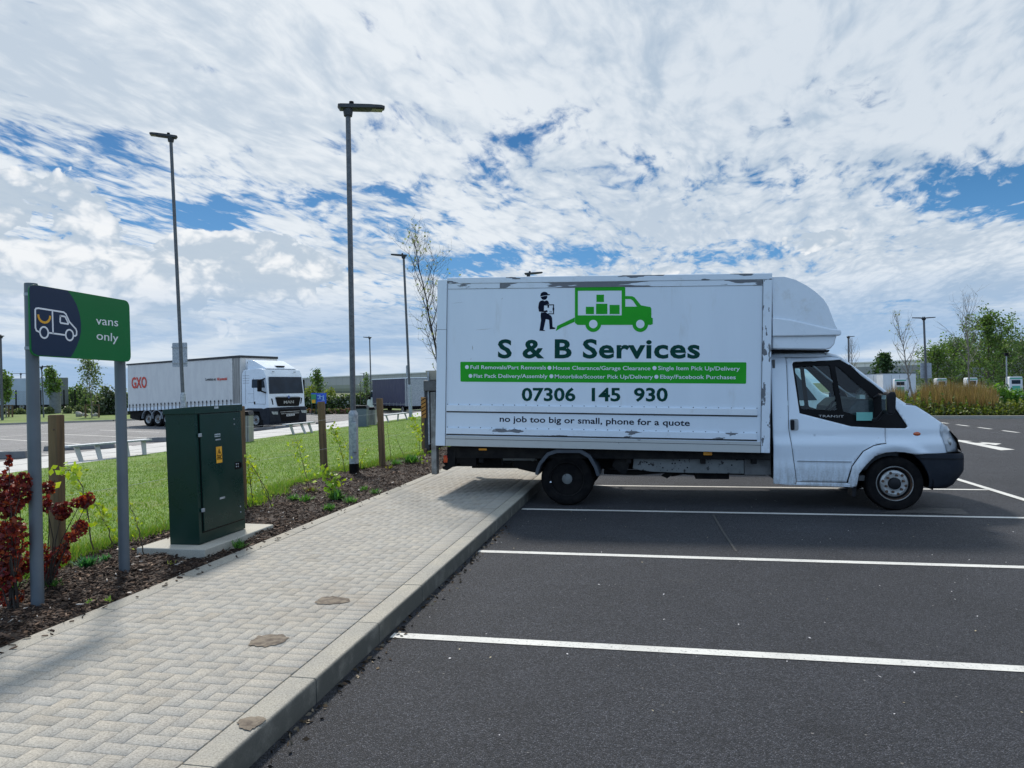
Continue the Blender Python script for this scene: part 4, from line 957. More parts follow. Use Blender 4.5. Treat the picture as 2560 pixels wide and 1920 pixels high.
# ---- chassis ----
mb=MB(); mb.box(-2.62,1.42,YB+.10,YB+1.99,.60,.74); ch=mb.build('chassis_frame',M_chas,van)
mb=MB()
for y in (9.42,10.42): mb.box(-2.4,2.4,y,y+.07,.42,.60)
for x in (-2.2,-.3,.6,1.2): mb.box(x,x+.06,9.0,10.9,.54,.62)
mb.build('chassis_rail',M_chas,ch)
mb=MB(); mb.prism([(-.21,.615),(-.225,.47),(-.12,.445),(.04,.428),(.4,.418),(1.116,.412),(1.118,.583)],9.06,9.12); mb.build('side_panel',M_chasg,van,bevel=.006)
mb=MB(); mb.box(1.125,1.43,9.08,9.13,.40,.585); mb.box(1.14,1.42,9.07,9.08,.50,.51); mb.build('side_panel',mat('dirty_panel',(.12,.12,.12),(.07,.07,.07),.7,0,6.),van)
mb=MB()
rr=random.Random(3)
for i in range(34):
    x=rr.uniform(-.18,1.08); z=rr.uniform(.445,.60); mb.lathe([(0,0),(rr.choice([.004,.006,.010]),.001)],(x,9.0585,z),'y',8)
mb.build('panel_hole',M_trim,van)
mb=MB(); mb.box(.55,.955,9.2,9.6,.327,.42); mb.tube([(.25,9.3,.37),(.40,9.3,.40),(.56,9.3,.39)],.03,8); mb.prism([(.13,.36),(.20,.33),(.3,.40),(.22,.41)],9.2,9.3); mb.build('exhaust',M_chas,van)
mb=MB(); mb.prism([(-1.79,.585),(-1.78,.47),(-1.70,.44),(-1.50,.395),(-1.42,.39),(-1.42,.585)],9.15,9.7); mb.build('fuel_tank',M_trim,van,bevel=.02)
mb=MB(); mb.box(-1.9,-1.45,9.10,9.16,.56,.66); mb.lathe([(0,-.03),(.03,-.025),(.03,0)],(-1.60,9.10,.61),'y',12); mb.lathe([(0,-.03),(.045,-.02),(.05,0)],(-1.50,9.10,.60),'y',14); mb.build('suspension_bracket',M_chasg,van)
mb=MB(); mb.prism([(-.60,.66),(-.44,.66),(-.44,.60),(-.48,.50),(-.36,.40),(-.31,.40),(-.27,.50),(-.25,.66)],9.04,9.16); mb.tube([(-.6,9.3,.40),(-.2,9.3,.39),(.2,9.3,.42),(1.4,9.3,.40)],.035,8); mb.build('spring_hanger',M_chas,van)
mb=MB(); mb.tube([(-1.92,9.12,.58),(-1.91,9.12,.50)],.006,6); mb.tube([(-1.9,9.12,.55),(-1.85,9.12,.525),(-1.80,9.12,.53),(-1.77,9.12,.57)],.008,6); mb.build('cable',M_black,van)
# far side skirts so the body reads solid from elsewhere
mb=MB(); mb.box(-2.5,-2.235,9.0,9.5,.49,.70); mb.box(-2.5,-2.235,10.4,10.9,.49,.70); mb.build('tool_locker',M_trim,van,bevel=.006)
for u in ((-2.19,.706,-2.083,.729),(.632,.650,.736,.688)):
    mk_=MB().box(u[0],u[2],YB+.082,YB+.10,u[1]-.004,u[3]).build('side_marker_lamp',M_amber,van,bevel=.006)
# ---- tail lift ----
mb=MB(); mb.box(-2.812,-2.742,8.90,9.02,.393,1.47); mb.box(-2.812,-2.742,10.88,11.0,.393,1.47); tl=mb.build('tail_lift',M_steel,van,bevel=.006)
mb=MB(); mb.box(-2.905,-2.73,8.90,9.0,1.485,1.62); mb.box(-2.905,-2.73,10.9,11.0,1.485,1.62); mb.build('lift_bracket',mat('bracket_steel',(.13,.13,.13),(.09,.09,.09),.5,.5,8.),tl,bevel=.006)
mb=MB(); mb.box(-2.865,-2.845,8.95,10.95,.78,1.74); mb.build('lift_platform',M_galv,tl)
mb=MB(); mb.box(-2.935,-2.872,9.02,10.88,.69,1.60); mb.box(-2.90,-2.83,8.96,9.03,.80,1.60); mb.build('lift_edge',M_dgrey,tl,bevel=.004)
mb=MB(); mb.prism([(-2.90,1.752),(-2.715,1.752),(-2.72,1.63),(-2.872,1.63)],8.98,10.9); mb.build('lift_ramp',mat('ramp_plate',(.42,.39,.31),(.3,.28,.23),.7,.1,6.),tl)
mb=MB(); mb.box(-2.948,-2.885,8.925,8.935,1.13,1.40); ws=mb.build('warning_panel',mat('faded_orange',(.42,.19,.03),(.30,.14,.03),.6,0,12.),tl,bevel=.004)
mb=MB()
for i in range(5):
    z=1.15+i*.05; mb.add([(-2.946,8.9235,z),(-2.887,8.9235,z+.035),(-2.887,8.9235,z+.047),(-2.946,8.9235,z+.012)],[(0,1,2,3)])
mb.build('warning_stripe',M_trim,ws)
mb=MB(); mb.box(-2.925,-2.89,8.94,8.99,.67,.72); mb.build('reflector',M_rust,tl)
mb=MB(); mb.prism([(-2.70,.545),(-2.60,.70),(-2.40,.70),(-2.40,.50),(-2.64,.47)],9.02,9.10); mb.prism([(-2.69,.455),(-2.45,.50),(-2.45,.53),(-2.69,.485)],9.0,10.9); mb.build('rear_bumper_bar',M_chas,tl)
mb=MB(); mb.box(-2.70,-2.612,9.0,9.015,.0+.50,.63) if 0 else mb.box(-2.672,-2.655,8.99,9.12,.54,.635); 
for y in (8.98,10.75): mb.box(-2.672,-2.612,y,y+.15,.54,.635)
mb.build('tail_light',M_red,van,bevel=.005)
mb=MB(); mb.prism([(-2.68,.455),(-2.62,.51),(-2.60,.70),(-2.50,.70),(-2.52,.50),(-2.62,.44)],8.97,8.99); mb.build('light_bracket',M_chas,van)
# ================= NEAR OBJECTS =================
# --- vans only sign ---
sg=thing('parking_sign','navy and green vans only sign on two grey posts in the bark bed','sign',(-4.07,4.45,.09),0,None,True)
SXp=-3.985
for px,py,top in ((90,1512,2.262),(309,1434,1.80)):
    b=G(px,py,.10); mb=MB(); mb.tube([(-4.075,b.y,.02),(-4.073,b.y-.012,1.0),(-4.07,b.y-.026,top)],.0395,24); mb.lathe([(0,.006),(.038,.004),(.0398,-.01)],(-4.07,b.y-.026,top),'z',24); mb.build('post',M_grey,sg,smooth=40)
def sgp(x,y): p=OX(*S('A',x,y),SXp+.006); return (p.y,p.z)
cs=[sgp(202,80),sgp(896,200),sgp(908,622),sgp(214,578)]
mb=MB(); mb.prism(rpoly(cs,.055,6),SXp-.008,SXp+.004,'x'); pn=mb.build('sign_panel',M_sgreen,sg,bevel=.0015)
mb=MB()
q=[sgp(*p) for p in ((236,95),(470,128),(510,180),(545,255),(560,330),(561,395),(550,460),(525,530),(492,588),(250,572))]
L=rpoly([cs[0],cs[3]],.0) if 0 else None
np_=[sgp(204,110),sgp(212,92),sgp(236,88),sgp(468,128),sgp(500,170),sgp(530,225),sgp(550,285),sgp(561,350),sgp(561,410),sgp(550,465),sgp(530,518),sgp(510,558),sgp(490,588),sgp(262,575),sgp(236,562),sgp(220,540)]
mb.prism(np_,SXp+.0035,SXp+.0052,'x'); mb.build('navy_disc',M_snavy,pn)
def stroke(mb,pts,r,x=SXp+.0062,closed=False):
    n=len(pts)
    for i in range(n if closed else n-1):
        a,b=Vector(pts[i]),Vector(pts[(i+1)%n]); d=(b-a).normalized(); nn=Vector((-d.y,d.x))*r; a2=a-d*r*.6; b2=b+d*r*.6
        mb.prism([tuple(a2+nn),tuple(a2-nn),tuple(b2-nn),tuple(b2+nn)],x-.0012,x+.0002*(i%3),'x')
mb=MB(); r=.0055
def sp(*l): return [sgp(*p) for p in l]
stroke(mb,sp((272,415),(252,405),(245,385),(243,262),(250,252),(265,250),(440,278),(455,290),(480,345),(525,395),(530,410),(529,435),(520,442),(505,440)),r)
stroke(mb,sp((336,420),(455,436)),r); stroke(mb,sp((362,268),(367,422)),r)
stroke(mb,sp((417,303),(445,307),(452,312),(472,355),(470,360),(420,352),(416,345)),r,closed=True)
for cx_,cy_ in ((305,418),(481,436)):
    c=Vector(sgp(cx_,cy_)); stroke(mb,[tuple(c+Vector((.0335*math.cos(t),.0375*math.sin(t)))) for t in [2*PI*i/20 for i in range(20)]],r,closed=True)
mb.build('van_outline',M_swhite,pn)
mb=MB(); c=Vector(sgp(306,315)); stroke(mb,[tuple(c+Vector((.047*math.cos(t),.045*math.sin(t)+.012))) for t in [PI+PI*i/12 for i in range(13)]],.0075); mb.build('smile_mark',M_yel,pn)
def sg3(x,y): p=OX(*S('A',x,y),SXp+.0055); return p
text_on('sign_text','vans',sg3(664,362),sg3(816,376),.066,M_swhite,pn,bold=-.004)
text_on('sign_text','only',sg3(668,466),sg3(816,484),.066,M_swhite,pn,bold=-.004)
mb=MB(); yp=G(90,1512,.10).y-.024
for z in (2.19,1.83):
    mb.lathe([(.039,-.011),(.0425,-.01),(.0425,.01),(.039,.011)],(-4.07,yp,z),'z',24); mb.box(-4.035,-3.99,yp-.045,yp-.02,z-.012,z+.012)
mb.build('clip_band',M_galv,sg)
# --- green cabinet ---
pl=MB(); pl.prism([(-4.47,5.52),(-3.80,5.53),(-3.79,6.66),(-4.47,6.70)],-.2,.155,'z'); tag(pl.build('concrete_plinth',M_conc,None,bevel=.012),'pale concrete slab base under the green electrical cabinet','plinth')
cb=thing('electrical_cabinet','dark green metal electrical cabinet with yellow warning label on its door','cabinet',(-4.1,6.0,.156),0,None,True)
cx0,cx1,cy0,cy1=-4.245,-3.948,5.672,6.40
mb=MB(); mb.box(cx0,cx1,cy0,cy1,.156,1.345); bd=mb.build('cabinet_body',M_cabg,cb,bevel=.004)
mb=MB(); mb.prism([(cx0-.012,1.325),(cx1+.014,1.32),(cx1+.014,1.385),(cx0-.012,1.37)],cy0-.014,cy1+.012); mb.build('cabinet_lid',M_cabg,cb,bevel=.004)
mb=MB(); mb.box(cx1,cx1+.014,cy0+.055,cy1-.035,.262,1.312); dr=mb.build('cabinet_door',M_cabg,cb,bevel=.003)
mb=MB(); mb.box(cx1+.001,cx1+.004,cy0+.043,cy1-.023,.25,1.316); mb.build('door_gap',M_trim,cb)
def cfp(x,y): p=OX(*S('h',x,y),cx1+.016); return (p.y,p.z)
def cplate(nm,a,b,m,x0=.0145,x1=.0165,par=dr):
    p,q=cfp(*a),cfp(*b); mb=MB(); mb.box(cx1+x0,cx1+x1,min(p[0],q[0]),max(p[0],q[0]),min(p[1],q[1]),max(p[1],q[1])); return mb.build(nm,m,par,bevel=.001,seg=1)
M_lab=mat('label_silver',(.55,.60,.65),None,.3,.3)
l1=cplate('maker_label',(648,420),(703,445),M_lab); p,q=OX(*S('h',652,441),cx1+.0172),OX(*S('h',700,437),cx1+.0172); text_on('label_text','LUCY ZODION',p,q,.012,M_dkgreen,l1,thick=.0004)
cplate('maker_label',(651,148),(692,167),M_lab,.0145,.0165,cb)
cplate('latch_slot',(655,471),(706,478),M_galv); cplate('latch_slot',(681,1048),(733,1054),M_galv)
wl=cplate('warning_label',(657,548),(716,700),M_yel)
def cf3(x,y,d=.0178): return OX(*S('h',x,y),cx1+d)
mb=MB(); tri=[cfp(686,562),cfp(712,633),cfp(664,637)]; c=sum((Vector(p) for p in tri),Vector((0,0)))/3
inn=[tuple(c+(Vector(p)-c)*.76) for p in tri]
for i in range(3): j=(i+1)%3; mb.prism([tri[i],tri[j],inn[j],inn[i]],cx1+.0166,cx1+.0176,'x')
mb.prism([cfp(690,578),cfp(681,606),cfp(687,606),cfp(684,628),cfp(695,599),cfp(688,599),cfp(694,578)],cx1+.0166,cx1+.0176,'x'); mb.build('hazard_triangle',M_trim,wl)
text_on('warning_text','DANGER',cf3(668,656),cf3(706,654),.014,M_trim,wl,thick=.0004,bold=.03); text_on('warning_text','ELECTRIC SHOCK RISK',cf3(664,672),cf3(713,669),.010,M_trim,wl,thick=.0004,bold=.02)
mb=MB()
for z in (1.126,.455): mb.box(cx1+.010,cx1+.026,cy0+.022,cy0+.060,z-.016,z+.016)
mb.build('hinge',M_galv,cb,bevel=.003)
mb=MB()
for x,y in ((842,272),(842,322),(852,716),(852,742),(870,714),(870,740),(881,1135),(883,1190)):
    p=cfp(x,y); mb.lathe([(0,.006),(.006,.004),(.008,0)],(cx1+.0145,p[0],p[1]),'x',8)
mb.build('door_bolt',M_galv,dr)
mb=MB(); p,q=cfp(838,700),cfp(892,760); mb.box(cx1+.014,cx1+.0152,p[0],q[0],q[1],p[1]); mb.box(cx1,cx1+.02,q[0],q[0]+.02,q[1]+.01,p[1]-.01); mb.build('lock_plate',M_trim,cb); cb.rotation_euler=(0,-.031,0)
# --- wooden posts ---
def wpost(label,x,y,h,w_=.1,rot=.12,lean=0):
    t=thing('wooden_post',label,'post',(x,y,.08),rot,'square wooden posts carrying thin wires')
    mb=MB(); s=w_/2; hh=h
    mb.prism(rpoly([(-s,-s),(s,-s),(s,s),(-s,s)],.012,2),-.1,hh-.004,'z'); mb.prism(rpoly([(-s+.005,-s+.005),(s-.005,-s+.005),(s-.005,s-.005),(-s+.005,s-.005)],.012,2),hh-.004,hh,'z')
    mb.v=[(v[0]+lean*v[2]+.004*math.sin(v[2]*3),v[1],v[2]) for v in mb.v]
    # checks and bolt holes
    o=mb.build('post_shaft',M_wood,t,smooth=40)
    mb=MB()
    for z in (h*.9,h*.55): mb.lathe([(0,-.003),(.007,-.002),(.009,.001)],(s*.3+lean*z,-s-.001,z),'y',8)
    mb.build('bolt',M_rust,t); return t
WPm=[('thick brown wooden post standing between the two legs of the vans only sign',-5.06,5.30,1.26,.092,.05,0),
('brown wooden post mostly hidden behind the right edge of the green cabinet',-4.96,7.97,1.255,.1,.1,-.012),
('brown wooden post just left of the tall lamp, in front of the blue board',-5.51,11.37,1.235,.112,.25,-.03),
('brown wooden post between the tall lamp and the removals van',-4.89,12.49,1.265,.105,.1,-.03),
('brown wooden post half hidden behind the tail lift of the removals van',-4.89,14.99,1.25,.105,.1,0)]
for w_ in WPm: wpost(*w_)
def wire(label,pts,r=.0015):
    mb=MB(); out=[]
    for a,b in zip(pts,pts[1:]):
        for i in range(9):
            t=i/9; p=Vector(a).lerp(Vector(b),t); p.z-=.05*4*t*(1-t)*.4; out.append(p)
    out.append(Vector(pts[-1])); mb.tube(out,r,5); return tag(mb.build('fence_wire',M_galv,None),label,'wire','thin wires strung between the wooden posts')
wx=[(p[1]-.06,p[2]) for p in WPm]; wx=[(-5.3,1.5)]+wx[:2]+wx[3:]+[(-4.9,24)]
wire('upper thin wire strung between the wooden posts along the planting bed',[(x,y,1.07) for x,y in wx]); wire('lower thin wire strung between the wooden posts along the planting bed',[(x,y,.62) for x,y in wx])
# --- street lamps ---
def lamp(label,base,top,hd,hl=.62,r0=.08,r1=.047,col=.99,z0=0,dbl=False,sleeve=True,det=True,group='grey street lamps'):
    base=Vector(base); top=Vector(top); t=thing('street_lamp',label,'street lamp',base,0,group)
    L=top-base; H=L.length; sc=H/6.2
    def at(z): return L*(z/H)
    mb=MB(); cz=col*sc
    if sleeve: mb.tube([at(-.1),at(cz-.03*sc),at(cz+.02*sc),at(cz+.07*sc)],[r0,r0,r0*.98,r1*1.05],20); mb.build('base_sleeve',M_galv,t,smooth=50); mb=MB()
    mb.tube([at(cz if sleeve else -.1),at(H*.5),at(H-.04)],[r1,r1*.96,r1*.9],16); mb.build('pole',M_polet,t,smooth=50)
    if sleeve and det:
        mb=MB(); mb.tube([at(-.1),at(.155*sc)],[r0+.004,r0+.004],20); mb.build('black_base_band',M_trim,t,smooth=50)
        mb=MB(); mb.box(.01,.055+.03,-r0-.004,-.02,.35*sc,.86*sc); mb.build('service_door',M_galv,t,bevel=.01)
    for s in ((1,-1) if dbl else (1,)):
        a=Vector((math.cos(hd),math.sin(hd),0))*s; b=Vector((-a.y,a.x,0)); up=Vector((0,0,1)); o=L
        # luminaire: flat tapered blade seen from below
        pts=[(-.17,.075,.05),(-.13,.095,.0),(.05,.105,.01),(.35,.115,.035),(hl-.06,.10,.062),(hl,.06,.075)]
        mb=MB(); sec=[]
        for x,hwid,z in pts:
            zt=.085+ .045*min(1,max(0,(x+.17)/.7)); zt=max(zt,z+.025)
            for yy,zz in ((-hwid,z+.012),(-hwid*.7,z),(hwid*.7,z),(hwid,z+.012),(hwid*.9,zt-.01),(0,zt),(-hwid*.9,zt-.01)): sec.append(o+a*x+b*yy+up*zz)
        k=7; n=len(pts); fs=[(i*k+j,i*k+(j+1)%k,(i+1)*k+(j+1)%k,(i+1)*k+j) for i in range(n-1) for j in range(k)]+[tuple(range(k)),tuple(range((n-1)*k,n*k))]
        mb.add(sec,fs); mb.tube([o+up*-.10,o+up*.03],[r1*1.5,r1*1.9],12); hd_=mb.build('lamp_head',M_dgrey,t,smooth=35)
        if det:
            mb=MB(); c=o+a*(hl*.72)+up*.043; mb.add([c+a*.14+b*.075+up*.008,c+a*.14-b*.075+up*.008,c-a*.15-b*.085-up*.007,c-a*.15+b*.085-up*.007],[(0,1,2,3)]); mb.build('led_panel',mat('led_lens',(.16,.15,.10),None,.3),hd_,fix=False)
        mb=MB(); mb.tube([o+a*.06+up*.09,o+a*.06+up*.155],[.045,.04],10); mb.build('sensor_cap',M_trim,hd_,smooth=40)
    return t
LB=G(*S('z',765,1018),.12); LT=OY(870,276,LB.y)
lamp('tallest nearest grey street lamp rising from the bark bed left of the removals van',(LB.x,LB.y,.10),LT,R_(28),.62)
b=G(463,1113,0); tpt=OY(427,346,b.y); lamp('grey street lamp with a square sign on its back, standing behind the green cabinet',b,tpt,R_(205),.55,.075,.05,z0=0)
b=G(*S('C',1810,932)); tpt=OY(1009,641,b.y); l4=lamp('grey street lamp close to the rear of the removals van beside the bare tree',b,tpt,R_(195),.62,.09,.06,1.25,det=False)
b=GD(1328,31.,0); tpt=AT(1321,687,31.); lamp('street lamp of which only the flat head shows above the roof of the removals van',b,tpt,R_(15),.62,det=False)
b=GD(929,64.,-.3); tpt=AT(924,845,64.); lamp('thin distant lamp rising behind the dark blue curtain truck',b,tpt,R_(180),.6,.08,.06,det=False)
b=GD(913,170.,-.3); tpt=AT(909,934,170.); lamp('tiny distant lamp in front of the long pale warehouse',b,tpt,R_(180),.9,.1,.1,det=False)
b=G(*S('g',605,905),-.2); tpt=AT(104,919,(b-CO).dot(CF)); lamp('small distant lamp standing on the grass verge in front of the mesh fence',b,tpt,R_(20),.7,.08,.05,det=False,sleeve=False)
b=GD(52.5,115,-.2); tpt=AT(52,935,115); lamp('distant twin headed lamp rising behind the parked pale trailer',b,tpt,R_(10),1.5,.1,.09,det=False,dbl=True,sleeve=False)
b=GD(6,48.,-.2); tpt=AT(1,842,48.); lamp('lamp pole cut by the left edge of the picture among the verge trees',b,tpt,R_(120),.5,.1,.08,det=False,sleeve=False)
b=GD(2318,54.,-.2); tpt=AT(2309.5,797,54.); l9=lamp('twin headed lamp with a square sign back, in front of the green trees',b,tpt,R_(8),.85,.1,.08,det=False,dbl=True)
b=GD(2123,75.,-.2); tpt=AT(2121,843,75.); lamp('distant lamp seen just right of the roof fairing of the removals van',b,tpt,R_(30),.8,.1,.09,det=False)
# sign backs on lamps
def signback(label,k,x0,y0,x1,y1,Y,th=.01):
    a=OY(*S(k,x0,y0),Y); c=OY(*S(k,x1,y1),Y); mb=MB(); t=thing('sign_plate',label,'sign',((a.x+c.x)/2,Y,(a.z+c.z)/2),0,None,True)
    mb.prism(rpoly([(a.x,a.z),(c.x,a.z),(c.x,c.z),(a.x,c.z)],abs(c.x-a.x)*.07),Y,Y+th); mb.build('plate',M_galv,t)
    mb=MB()
    for f in (.18,.82): z=a.z+(c.z-a.z)*f; mb.box(min(a.x,c.x),max(a.x,c.x),Y-.03,Y,z-.02,z+.02)
    mb.build('mounting_channel',M_galv,t)
signback('grey back of a square sign fixed to the lamp behind the green cabinet','A',1190,490,1295,655,18.72)
signback('narrow grey sign plate seen nearly edge on beside the lamp near the van','C',1742,185,1777,350,33.6)
signback('stacked grey sign backs fixed to the twin headed lamp by the green trees','a',1050,820,1176,985,GD(2318,54).y+.15,.03)
# --- litter bins ---
def bin_(label,base,rot,w_,d_,h,slat):
    t=thing('litter_bin',label,'bin',base,rot,'grey litter bins beside the footpath')
    mb=MB(); mb.box(-w_/2,w_/2,-d_/2,d_/2,0,h*.86); mb.build('bin_body',M_slat if slat else M_grey,t,bevel=.01)
    if slat:
        mb=MB()
        for i in range(9): x=-w_/2+w_*(i+.5)/9; mb.box(x-.004,x+.004,-d_/2-.003,-d_/2,.04,h*.84)
        mb.build('slat_gap',M_trim,t)
    mb=MB(); mb.prism([(-w_/2-.02,h*.865),(w_/2+.02,h*.865),(w_/2-.02,h),(-w_/2+.05,h)],-d_/2-.02,d_/2+.02); mb.build('bin_lid',M_trim,t,bevel=.01)
bin_('pale slatted litter bin with black top seen just right of the green cabinet',(-12.05,19.35,0),R_(15),.62,.5,.92,True)
b0=G(*S('C',1125,1030),.02); bin_('plain blue grey litter bin standing behind the tall near lamp',(b0.x-.15,b0.y+.2,0),R_(12),.64,.5,.86,False)
b0=G(*S('C',1220,1012),.02); bin_('slatted litter bin with black top close behind the plain grey bin',(b0.x+.0,b0.y+.4,0),R_(12),.34,.5,.76,True)
# --- benches ---
def bench(label,A,Bp,z=.42,legs=((.12,.05),(.4,-.05),(.62,.05),(.92,-.05)),wd=.30):
    A=Vector((A[0],A[1],0));Bp=Vector((Bp[0],Bp[1],0)); d=(Bp-A); L=d.length; t=thing('bench',label,'bench',A,math.atan2(d.y,d.x),'low grey benches along the pale footpath')
    mb=MB(); mb.box(-.05*L,1.02*L,-wd/2,wd/2,z-.045,z); mb.build('seat',M_galv,t,bevel=.008)
    for f,s in legs:
        mb=MB(); x=f*L; mb.prism([(x-.07,z-.05),(x+.07,z-.05),(x+.07+s*2.4,0),(x-.05+s*2.4,0)],-wd/2+.02,-wd/2+.07) if 0 else mb.prism([(-wd*.3,z-.05),(wd*.3,z-.05),(wd*.42,0),(wd*.18,0)],x-.045,x+.045,'x')
        mb.build('leg',mat('bench_leg',(.42,.43,.42),(.34,.35,.34),.6),t,bevel=.005)
    return t
def bench2(label,feet,top,z=.45):
    # feet: ground contacts of the legs, top: ends of the slab at height z
    f0,f1=Vector(feet[0]),Vector(feet[-1]); dd_=(f1-f0).normalized(); off=Vector((-dd_.y,dd_.x,0))*.02; a=f0-dd_*.30+off; b=f1+dd_*.22+off; d=(b-a); L=d.length; dn=d.normalized(); n=Vector((-dn.y,dn.x,0)); 
    t=thing('bench',label,'bench',(a.x,a.y,0),0,'low grey benches along the pale footpath',True)
    mb=MB(); q=[a-n*.0,b-n*.0,b+n*.26,a+n*.26]; mb.prism([(p.x,p.y) for p in q],z-.04,z,'z'); mb.build('seat',M_galv,t,bevel=.006)
    for i_,f in enumerate(feet):
        f=Vector(f); s=(f-a).dot(dn)+(.05 if i_%2 else -.05); tp=a+dn*s+n*.08; tp.z=z-.041
        u=dn*.055; mb=MB(); mb.poly3([f-u*.8,f+u*.8,tp+u,tp-u],n*.05); mb.build('leg',mat('bench_leg',(.42,.43,.42),(.34,.35,.34),.6),t,bevel=.004)
def gg(k,pts): return [G(*S(k,*p)) for p in pts]
bench2('nearest low grey bench with slanting legs, seen through the sign posts',gg('g',[(1135,1512),(1400,1490),(1780,1440),(2008,1420)]),[G(*S('g',950,1295),.37),G(*S('g',2140,1197),.37)],.37)
bench2('low grey bench on the footpath right of the white articulated lorry',gg('C',[(200,1145),(360,1130),(450,1115)]),[G(*S('C',110,1002),.385),G(*S('C',560,968),.385)],.385)
bench2('farthest low grey bench, just left of the rear of the removals van',gg('C',[(1510,975),(1635,952),(1765,937)]),[G(*S('C',1425,888),.36),G(*S('C',1785,850),.36)],.36)
# --- wheel stops ---
def stop(label,a,b,h=.17,w_=.28):
    A=G(*a,-.3);B_=G(*b,-.3); d=(B_-A); t=MB(); L=d.length; dn=d.normalized(); n=Vector((-dn.y,dn.x,0))
    if n.y<0: n=-n
    t.poly3([A,B_,B_-dn*.04+Vector((0,0,h)),A+dn*.04+Vector((0,0,h))],n*w_)
    return tag(t.build('wheel_stop',mat('stop_concrete',(.20,.20,.20),(.15,.15,.155),.85,0,3.,.3,40.),None,bevel=.02),label,'wheel stop','concrete wheel stops in the lorry park')
stop('concrete wheel stop at the left edge of the picture beyond the red shrub',S('g',-260,1490),S('g',362,1470),.21); stop('concrete wheel stop behind the nearest bench, between the sign posts',S('g',592,1372),S('g',1590,1330),.17)
stop('concrete wheel stop between the sign and the green cabinet',S('g',2010,1252),S('g',2700,1225),.17); stop('concrete wheel stop under the front bumper of the white lorry, left one',S('D',1437,968),S('D',1718,950),.14)
stop('concrete wheel stop under the front bumper of the white lorry, right one',S('D',1722,938),S('D',1915,930),.12); stop('concrete wheel stop right of the white lorry behind the middle bench',S('C',545,1003),S('C',775,985),.12)
# ================= SAPLINGS, WEEDS, SHRUBS =================
M_stem=mat('sapling_stem',(.09,.06,.035),(.05,.04,.03),.8,0,20.)
YG=[(.40,.50,.03),(.32,.44,.03),(.24,.36,.025),(.48,.52,.05)]
def sapling(label,k,base,tops,n=60,leaf=.03,pal=YG,z=.10,Yb=None,rad=.05,r0=.006,dens=None):
    b=G(*S(k,*base),z) if Yb is None else OY(*S(k,*base),Yb); t=thing('sapling',label,'sapling',b,0,'young saplings in the bark bed',True)
    mb=MB(); C=[]; rg=np.random.default_rng(int(abs(b.x*1000+b.y*777)))
    for i,tp in enumerate(tops):
        path=[OY(*S(k,*p),b.y+.04*(i%2)) for p in tp]; path=[b]+path; fine=[]
        for a,c in zip(path,path[1:]):
            for q in range(5): fine.append(a.lerp(c,q/5)+Vector((0,rg.uniform(-.012,.012),0)))
        fine.append(path[-1]); m=len(fine); mb.tube(fine,[r0*(1-.75*j/m) for j in range(m)],5)
        for j in range(int(n/len(tops))):
            f=rg.random()**.7*(m-1) if dens is None else (dens[0]+(dens[1]-dens[0])*rg.random())*(m-1); a=int(min(f,m-2)); p=fine[a].lerp(fine[a+1],f-a)
            o=Vector(rg.normal(0,rad,3)); o.z*=.6; C.append(p+o)
            if j%3==0: mb.tube([p,p+o*.9],[.0018,.001],3,cap=False)
    mb.build('stem',M_stem,t)
    if n: v,f,c=leafcards(rg,[tuple(p) for p in C],leaf,pal,1.5); npmesh('leaves',v,f,c,M_leaf,t)
    return t
sapling('sapling against the right edge of the green cabinet, nearest its door','d',(300,1068),[[(275,900),(262,760),(225,540)],[(270,850),(300,740),(290,640)]],90,.034,rad=.045)
sapling('leaning sapling with two thin stems right of the green cabinet','d',(492,1100),[[(440,930),(330,740),(262,640),(240,560)],[(400,900),(320,720)]],50,.03,rad=.04)
sapling('sapling with lime leaves midway between cabinet and second wooden post','d',(872,905),[[(840,760),(795,600),(768,500),(738,405)]],75,.036,rad=.045)
sapling('tall sapling with a dense lime top left of the tall lamp','d',(1243,770),[[(1215,600),(1180,460),(1130,350),(1105,262)]],95,.04,rad=.05)
sapling('bushy low sapling with long leaves at the foot of the wooden post','d',(1120,1000),[[(1090,900),(1040,790),(1000,680)],[(1110,880),(1150,830),(1180,860)],[(1080,880),(1060,760)]],130,.045,[(.16,.30,.02),(.24,.40,.03),(.38,.48,.03)],rad=.055)
sapling('bare twig leaning across the front of the tall lamp','d',(1362,690),[[(1320,600),(1260,470),(1185,330)]],14,.028,rad=.04)
sapling('short arching sapling right of the tall lamp with a catkin tip','d',(1400,700),[[(1400,630),(1425,560),(1480,500)]],40,.03,rad=.035)
sapling('thin nearly bare sapling right of the wooden post by the lamp','d',(1712,645),[[(1700,500),(1685,400),(1668,240)]],14,.028,rad=.035)
sapling('bare leaning twig in the grass left of the tail lift','d',(1850,590),[[(1820,520),(1780,430),(1752,350)]],4,.02,rad=.03)
sapling('sapling with lime leaves partly hidden by the tail lift','d',(2010,640),[[(2005,500),(1990,350),(1965,255)]],90,.042,rad=.07,z=.10)
sapling('leafy sprout at the foot of the farther lamp by the van','C',(1850,945),[[(1850,920),(1840,890)]],40,.09,rad=.10,z=.05)
sapling('sapling with yellow leaves between the wooden post and right sign leg','B',(790,745),[[(740,600),(690,500),(655,440)]],60,.036,rad=.05)
sapling('thin sapling close to the right sign leg','B',(995,805),[[(960,640),(930,530),(890,430)]],22,.022,rad=.03)
sapling('tall lime sapling behind the red shrub beside the wooden post','B',(640,760),[[(600,450),(560,300),(510,220),(480,200)]],60,.042,rad=.06,Yb=4.75)
